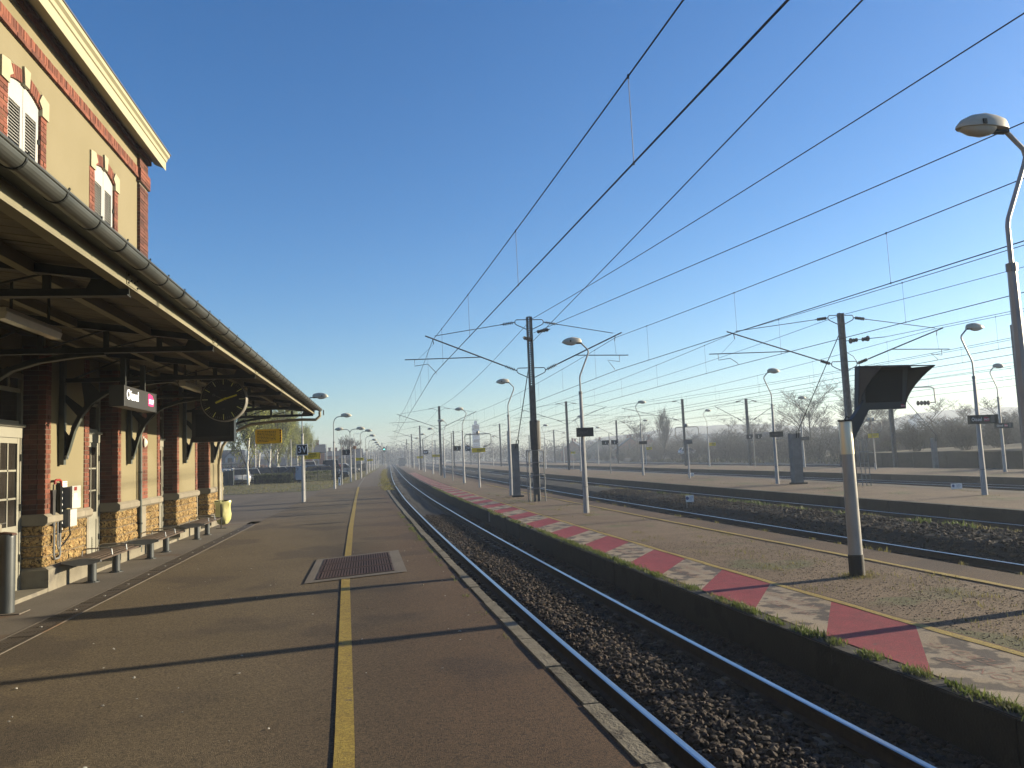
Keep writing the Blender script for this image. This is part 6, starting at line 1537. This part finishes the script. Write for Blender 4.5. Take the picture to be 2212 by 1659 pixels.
def street_lamp(label, x, y, h, s):
    t = thing('street_lamp', label, 'street lamp', (x, y, 0), 'street lamps in the car park')
    q = MB(); q.tube([(x, y, 0), (x, y, h)], [.085, .05], 8); q.build('pole', polew, t); q = MB(); q.tube([(x, y, h), (x+s*.25, y, h+.06), (x+s*.9, y, h+.10)], .03, 6); q.build('arm', polew, t)
    q = MB(); q.box(*sorted((x+s*.8, x+s*1.25)), y-.1, y+.1, h+.05, h+.14); q.build('lamp_head', signpale, t)
for a in (('white street lamp behind the hanging yellow notice board', -12.1, 80, 5.55, -1), ('street lamp with its arm pointing left above the birches', -10.9, 100, 4.65, -1), ('street lamp seen above the second yellow board', -10.8, 130, 4.7, -1),
          ('left one of two street lamps near the brick houses', -9.3, 140, 4.75, -1), ('right one of two street lamps near the brick houses', -8.7, 146, 4.3, -1), ('tall thin street lamp beside the double lamp post', -5.6, 170, 7.4, 1), ('street lamp at the foot of the far house', -6.7, 150, 4.4, -1)): street_lamp(*a)

# ================================================================== TREES
def skeleton(rs, h, spread, levels, nb, lean=0.0, trunk_frac=.35, up=.55):
    """returns list of (p, q, r0, r1, level)."""
    out = []
    def grow(p, d, ln, r, lv):
        n = 3 if lv < 2 else 2; cur = Vector(p); dd = Vector(d)
        pts = [cur.copy()]
        for i in range(n):
            dd = (dd + Vector((rs.uniform(-1, 1), rs.uniform(-1, 1), rs.uniform(-.4, 1)))*.16).normalized(); nx = cur + dd*ln/n
            out.append((cur.copy(), nx.copy(), r*(1-.3*i/n), r*(1-.3*(i+1)/n), lv)); cur = nx; pts.append(cur.copy())
        if lv >= levels: return
        k = nb[min(lv, len(nb)-1)]
        for i in range(k):
            f = rs.uniform(.35 if lv else trunk_frac, 1.0); j = min(n-1, int(f*n)); b = pts[j].lerp(pts[j+1], f*n-j)
            az = rs.uniform(0, 2*math.pi); side = Vector((math.cos(az), math.sin(az), 0))
            nd = (dd*up + side*spread + Vector((0, 0, .25))).normalized()
            grow(b, nd, ln*rs.uniform(.42, .68)*(1.15-.45*f if lv == 0 else 1), r*rs.uniform(.35, .5), lv+1)
    grow(Vector((0, 0, -.1)), Vector((lean, 0, 1)).normalized(), h, h*.018, 0)
    return out
def tree_mesh(seed, h, spread, levels, nb, name='tree', twr=.006, **kw):
    rs = random.Random(seed); sk = skeleton(rs, h, spread, levels, nb, **kw); tm, cm = MB(), MB()
    for p, q, r0, r1, lv in sk:
        if lv == 0: tm.tube([p, q], [r0, r1], 7, caps=False)
        else: cm.tube([p, q], [max(r0, twr), max(r1, twr*.8)], 3, caps=False)
    return tm, cm, sk
def bare_proto(seed, h, label, cat='tree', name='bare_tree', **kw):
    t = thing(name, label, cat, (0, 0, 0), 'bare trees and bushes beyond the sidings')
    tm, cm, sk = tree_mesh(seed, h, **kw); tm.build('trunk', bark_g, t, fixn=False); cm.build('crown', twig_m, t, fixn=False); return t
TP = [bare_proto(21, 7.0, 't', spread=.75, levels=4, nb=[14, 6, 5, 4], name='bare_tree', twr=.012), bare_proto(22, 5.6, 't', spread=.95, levels=4, nb=[12, 6, 5, 4], name='bare_tree', trunk_frac=.2, twr=.012),
      bare_proto(23, 7.4, 't', spread=.35, levels=3, nb=[34, 7, 6], name='poplar_tree', trunk_frac=.12, up=.9, twr=.012)]
def bush_proto(seed, h, n, name, leafy=None):
    t = thing(name, 'b', 'bush', (0, 0, 0), 'bare trees and bushes beyond the sidings'); rs = random.Random(seed); m = MB(); cs = []
    for i in range(n):
        az = rs.uniform(0, 6.283); d = Vector((math.cos(az)*rs.uniform(.1, .8), math.sin(az)*rs.uniform(.1, .8), 1)).normalized(); p = Vector((math.cos(az)*rs.uniform(0, .6), math.sin(az)*rs.uniform(0, .6), 0)); ln = h*rs.uniform(.5, 1)
        q = p+d*ln; m.tube([p, p.lerp(q, .5)+Vector((rs.uniform(-.1, .1), rs.uniform(-.1, .1), 0)), q], [.028, .02, .012], 3, caps=False)
        for k in range(13):
            f = rs.uniform(.15, 1); b = p.lerp(q, f); e = b+(d*.6+Vector((rs.uniform(-1, 1), rs.uniform(-1, 1), rs.uniform(-.2, .9)))).normalized()*ln*rs.uniform(.12, .32); m.tube([b, e], [.013, .010], 3, caps=False)
            for j in range(3):
                b2 = b.lerp(e, rs.uniform(.3, 1)); e2 = b2+Vector((rs.uniform(-1, 1), rs.uniform(-1, 1), rs.uniform(-.1, 1))).normalized()*.38; m.tube([b2, e2], .009, 3, caps=False)
        cs.append((q.x*.8, q.y*.8, q.z*.6, .5, .5, .5))
    m.build('stems', twig_m, t, fixn=False)
    if leafy: leafcloud('leaves', leafy, t, cs, 1300, .05)
    return t
BP = [bush_proto(31, 3.6, 34, 'bare_bush'), bush_proto(32, 2.9, 30, 'bare_bush'), bush_proto(33, 2.4, 26, 'olive_bush', mat('olive_leaf', (.10,.095,.045), (.14,.12,.06), scale=3, rough=.8, island=.35))]
gz = lambda o: float(np.interp(o, [36.7, 40, 46, 52, 58, 64, 72, 90, 130, 180, 260], [-1.1, -1.0, -.98, -1.0, -.95, -.8, -.5, .1, .4, .3, -.5]))
used = set(); cnt = {}
def plant(pr, x, y, sc, rz, label, z=None):
    z = gz(x-cx(y)) if z is None else z
    if pr.name in used: o = dup(pr, (x, y, z), rz, label, sc)
    else: used.add(pr.name); o = pr; o.location = (x, y, z); o.rotation_euler = (0, 0, rz); o.scale = (sc,)*3; o['label'] = label
    return o
plant(TP[0], 64.3, 110, 1.06, .3, 'round-crowned bare tree standing clear of the scrub, right of centre'); plant(TP[2], 62.7, 170, .98, 0, 'slim bare poplar rising above the roofs behind the small dark board')
plant(TP[0], 71.5, 110, 1.0, 2.0, 'bare tree left of the information screen arm'); plant(TP[1], 60, 91, .95, 1.0, 'spreading bare tree seen just under the information screen')
plant(TP[1], 64, 82, .9, 2.2, 'bare tree above the long station name board at right'); plant(TP[1], 70.5, 79, .85, 4.0, 'bare tree at the right edge of the view'); plant(TP[0], 60.5, 182, .95, 4, 'bare tree left of the slim poplar'); plant(TP[1], 63.5, 141, 1.0, .4, 'bare tree behind the looped grey board')
rv = random.Random(5); nb_ = 0; nt_ = 0
lab_b = 'bare winter bush in the scrub belt beyond the sidings'; lab_o = 'olive-tinged bush in the scrub belt beyond the sidings'; lab_t = 'bare tree growing within the scrub belt beyond the sidings'
for i in range(118):
    y = 62 + 210*(i/118)**1.25 + rv.uniform(-2, 2); row = i % 3
    o = (58 + row*5.0 + rv.uniform(-2, 2)) if y < 120 else (57 + row*5.5 + rv.uniform(-2.5, 2.5))
    k = rv.choice((0, 0, 1, 2)); pr = BP[k]
    plant(pr, px(y, o), y, rv.uniform(.8, 1.2)*(1.0 + .12*row), rv.uniform(0, 6.28), lab_o if k == 2 else lab_b)
for i in range(34):
    y = 85 + 200*(i/34)**1.2 + rv.uniform(-3, 3); o = 70 + rv.uniform(-3, 9)
    plant(TP[rv.choice((0, 1, 1))], px(y, o), y, rv.uniform(.58, .88), rv.uniform(0, 6.28), lab_t)
for i in range(30):
    y = 20 + 52*(i/30) + rv.uniform(-1.5, 1.5); x = (50.8-.09*(y-12) if y < 63 else 45.5) + (1.2, 5.5, 10)[i % 3] + rv.uniform(-.8, .8)
    plant(BP[rv.choice((0, 1, 2))], x, y, rv.uniform(.72, 1.0), rv.uniform(0, 6.28), 'bare bush on the bank above the dark retaining wall', .45)
# birches with fresh leaves by the car park
def birch(seed, h, w):
    t = thing('birch_tree', 'b', 'tree', (0, 0, 0), 'birches in the car park'); rs = random.Random(seed)
    tm, cm, sk = tree_mesh(seed, h, .5, 3, [20, 5, 3], 'birch', trunk_frac=.28, up=.6)
    tm.build('trunk', bark_w, t, fixn=False); cm.build('twigs', mat('birch_twig', (.12,.10,.07), rough=.8), t, fixn=False)
    cs = []
    for p, q, r0, r1, lv in sk:
        if lv >= 1: cs.append((q.x*w, q.y*w, q.z, .20, .20, .34))
    leafcloud('crown', leaf_b, t, cs, 15000, .050, droop=.7); return t
BI = [birch(41, 5.6, 1.0), birch(42, 6.3, 1.05)]
for k, (x, y, s, lb) in enumerate(((-11.25, 70.6, 1.0, 'tall fresh green birch nearest the station, left of the hanging notice board'), (-12.4, 90, .98, 'fresh green birch directly below the hanging notice board'), (-12.3, 97, .98, 'birch just right of the hanging notice board'),
        (-13.2, 108, .95, 'third birch in the car park row'), (-13.1, 116, .92, 'fourth birch in the car park row'), (-12.4, 121, .88, 'birch directly behind the left edge of the 3V plate'), (-12.6, 132, .85, 'birch hidden behind the 3V plate'), (-15.2, 103, .95, 'birch deeper in the car park, left of the street lamp'))):
    plant(BI[k % 2], x, y, s, k*1.3, lb, -.03)
t = bare_proto(51, 6.2, 'bare drooping tree directly beside the station corner', spread=.8, levels=4, nb=[10, 5, 4, 3], name='bare_tree', twr=.010); t.location = (-14.8, 74, 0); del t['group']
t = bare_proto(52, 6.5, 'rounded hazy tree behind the orange floodlight post', spread=.7, levels=4, nb=[12, 6, 5, 3], name='bare_tree', twr=.03); t.location = (-8.2, 182, 0); t.scale = (.80,)*3; del t['group']
t = thing('blossom_bush', 'pink blossoming bush in front of the dormer house', 'bush', (-24, 132, 0)); leafcloud('blossom', blossom, t, [(-26+k*.9, 132+RNG.uniform(-1, 1), .8+RNG.uniform(0, .8), .9, .9, .8) for k in range(9)], 3000, .10)

# ================================================================== HOUSES
def house(label, x, y, w, d, h, rh, wall, rz=0, roof=slate, dormers=0, wins=3, chim=1, z0=0):
    t = thing('house', label, 'house', (0, 0, 0), None)
    q = MB(); q.box(-w/2, w/2, -d/2, d/2, -1, h); q.prism([(-d/2, h), (d/2, h), (0, h+rh)], 'x', -w/2, w/2); q.build('wall', wall, t)
    q = MB()
    for s in (-1, 1): 
        q.prism([(s*(d/2+.35), h-.25), (0, h+rh+.02), (0, h+rh+.2), (s*(d/2+.35), h-.07)], 'x', -w/2-.3, w/2+.3)
    rf = q.build('roof', roof, t)
    for k in range(chim):
        xx = -w/2+.6+k*(w-1.4)/max(1, chim-1) if chim > 1 else w*.3
        q = MB(); q.box(xx-.3, xx+.3, -.3, .3, h+rh*.6, h+rh+1.0); q.box(xx-.36, xx+.36, -.36, .36, h+rh+.9, h+rh+1.05); q.build('chimney', housebrick, rf)
    for k in range(wins):
        xx = -w/2+w*(k+.5)/wins
        for zz in ([.9] if h < 4 else [.9, 3.6]):
            q = MB(); q.box(xx-.55, xx+.55, -d/2-.05, -d/2+.02, zz-.1, zz+1.5); f = q.build('window', housew, t); q = MB(); q.box(xx-.42, xx+.42, -d/2-.06, -d/2-.045, zz, zz+1.38); q.build('pane', carglass, f)
    for k in range(dormers):
        xx = -w/2+w*(k+.5)/dormers; q = MB(); q.prism([(xx-.9, h-.1), (xx+.9, h-.1), (xx+.9, h+1.2), (xx, h+2.1), (xx-.9, h+1.2)], 'y', -d/2+.1, 0); dm = q.build('dormer', housew, t)
        q = MB(); q.box(xx-.45, xx+.45, -d/2+.03, -d/2+.11, h+.1, h+1.1); q.build('pane', carglass, dm)
        q = MB()
        for s in (-1, 1): q.prism([(xx+s*1.1, h+1.0), (xx, h+2.15), (xx, h+2.3), (xx+s*1.1, h+1.15)], 'y', -d/2-.1, 0)
        q.build('dormer_roof', slate, dm)
    t.location = (x, y, z0); t.rotation_euler = (0, 0, rz); return t
house('white-dormered house with slate roof at far left behind the cabinet', -33.5, 172, 10, 8, 2.3, 2.6, houserend, .15, dormers=2, wins=2)
house('red brick house with pale window surrounds seen beneath the second yellow board', -15.0, 168, 6.6, 7, 3.9, 1.4, housebrick, .1, wins=2, chim=1)
house('red brick house with a row of chimneys behind the number 1 plate post', -11.2, 205, 4.6, 8, 3.4, .9, housebrick, 0, wins=3, chim=3)
house('low slate-roofed grey building behind the number 1 plate', -7.2, 195, 5.0, 9, 2.6, 1.9, mat('grey_gable', (.13,.14,.15), rough=.8), 0, wins=0, chim=0)
house('long low red brick outbuilding behind the birch trunks', -20.5, 158, 10, 6, 1.6, 1.0, housebrick, .05, wins=0, chim=0)
for k, (x, y, w, lb) in enumerate(((61.9, 250, 8, 'leftmost slate-roofed house in the haze beyond the scrub'), (70, 248, 9, 'second slate-roofed house in the haze beyond the scrub'), (73.5, 228, 9, 'brick house with two chimneys behind the number 6 plate'), (83, 240, 9, 'slate-roofed house left of the slim poplar'))):
    house(lb, x, y, 9, w, 2.6, 3.1, housebrick if k != 1 else houserend, R(70+4*k), wins=3, chim=2, z0=-.6)
house('small cream house with a big window behind the number 2 plate', 77, 149, 6, 6, 2.4, 1.2, houserend, R(-25), wins=1, chim=0, z0=.3)
# far apartment and tower blocks
def tower(label, x, y, w, d, h, z0=-1, fl=8):
    t = thing('tower_block', label, 'tower block', (x, y, z0)); q = MB(); q.box(x-w/2, x+w/2, y-d/2, y+d/2, z0, h); q.build('wall', tower_m, t)
    q = MB(); q.box(x-w*.2, x+w*.2, y-d*.2, y+d*.2, h, h+2); q.build('roof_plant', tower_m, t)
    q = MB()
    for k in range(fl): zz = h*(k+.4)/fl; q.box(x-w*.42, x+w*.42, y-d/2-.05, y-d/2, zz, zz+h/fl*.45)
    q.build('window_bands', slate, t)
tower('pale hazy tower block under the information screen', 268, 360, 5.5, 5.5, 11.5); tower('pale hazy slim tower at far right of the name boards', 298, 340, 3.6, 3.6, 10.5); tower('tall blue hazy industrial tower beyond the far tracks', 51.5, 430, 3.6, 3.6, 19, fl=5)
# retaining wall
t = thing('retaining_wall', 'long dark concrete retaining wall under the bushes on the right', 'wall', (44, 50, -1))
for k in range(17):
    a, b = 12+k*3.4, 12+(k+1)*3.4; f = lambda y: np.interp(y, [12, 49, 63, 70], [50.0, 45.2, 43.2, 43.4])
    q = MB(); h0 = .62 - .01*k
    q.v = [(f(a), a+.02, -1.1), (f(a), a+.02, h0), (f(a)+.5, a+.02, h0), (f(a)+.5, a+.02, -1.1), (f(b), b-.02, -1.1), (f(b), b-.02, h0), (f(b)+.5, b-.02, h0), (f(b)+.5, b-.02, -1.1)]
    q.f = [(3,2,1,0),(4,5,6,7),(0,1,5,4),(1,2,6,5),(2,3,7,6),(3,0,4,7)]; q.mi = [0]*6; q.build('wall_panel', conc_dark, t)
m = MB(); m.quad((44.6, 10, .45), (80, 10, 1.2), (80, 72, .9), (43.9, 69, .45)); m.quad((43.9, 69, .45), (80, 72, .9), (84, 84, .2), (57, 90, -1.0)); struct(m, 'bank', field)
# distant woods and hills
def ridge(name, m, az0, az1, dist, elf, n=90, amp=.12, kind='structure', th=120):
    q = MB(); pts = []
    for i in range(n+1):
        az = R(az0+(az1-az0)*i/n); e = elf(math.degrees(az))*(1+amp*RNG.normal()*.3); pts.append((dist*math.sin(az), dist*math.cos(az), 1.65+dist*math.tan(R(e)), (dist+th)*math.sin(az), (dist+th)*math.cos(az)))
    for a, b in zip(pts[:-1], pts[1:]):
        q.quad((a[0], a[1], -1.5), (b[0], b[1], -1.5), (b[0], b[1], b[2]*.55), (a[0], a[1], a[2]*.55)); q.quad((a[0], a[1], a[2]*.55), (b[0], b[1], b[2]*.55), (b[3], b[4], b[2]), (a[3], a[4], a[2]))
    return struct(q, name, m, smooth=True)
ridge('distant_hills', hill_m, 13, 60, 520, lambda a: np.interp(a, [13, 16, 21, 24, 27, 31, 35, 37, 40, 43, 60], [.6, 1.2, 1.75, 1.8, 1.75, 1.2, 1.5, 2.05, 2.1, 2.0, 1.9]), amp=.05)
ridge('distant_hills', hill_m, -45, 3, 420, lambda a: np.interp(a, [-45, -20, -10, -6, -2, 3], [1.9, 1.8, 1.4, 1.1, .9, .5]), amp=.06)
def wood(name, label, az0, az1, d0, d1, h, n, size, m):
    V = []; 
    az = np.radians(RNG.uniform(az0, az1, n)); d = RNG.uniform(d0, d1, n); hh = h*RNG.uniform(.55, 1.15, n)
    cs = np.stack([d*np.sin(az), d*np.cos(az), hh*.5-.8, hh*.42, hh*.42, hh*.55], 1)
    o = leafcloud(name, m, None, cs, n*170, size*.28); o['kind'] = 'stuff'; o['label'] = label
wood('far_wood', 'hazy distant wood closing the far end of the tracks', -3.5, 6.5, 380, 460, 9.5, 200, .7, wood_far)
wood('far_wood', 'hazy distant belt of trees behind the houses on the right', 6.5, 24, 285, 360, 7.5, 260, .55, wood_far)
wood('far_wood', 'hazy distant belt of trees behind the car park', -30, -3, 235, 300, 6.0, 260, .5, wood_far)
wood('far_wood', 'hazy belt of trees behind the bushes on the right', 24, 50, 170, 240, 5.2, 260, .42, wood_far)

# ================================================================== HAZE
m = MB(); m.box(-620, 760, -300, 760, -2.6, 23)
hz = m.build('haze', []); hz['kind'] = 'stuff'; hz['label'] = 'pale morning haze filling the air'
hm = bpy.data.materials.new('haze_air'); hm.use_nodes = True; t_ = hm.node_tree
for n in list(t_.nodes): t_.nodes.remove(n)
o_ = t_.nodes.new('ShaderNodeOutputMaterial'); v_ = t_.nodes.new('ShaderNodeVolumePrincipled')
v_.inputs['Color'].default_value = (*HAZE_COL, 1); v_.inputs['Density'].default_value = HAZE; v_.inputs['Anisotropy'].default_value = .3
t_.links.new(v_.outputs[0], o_.inputs['Volume']); hz.data.materials.append(hm)
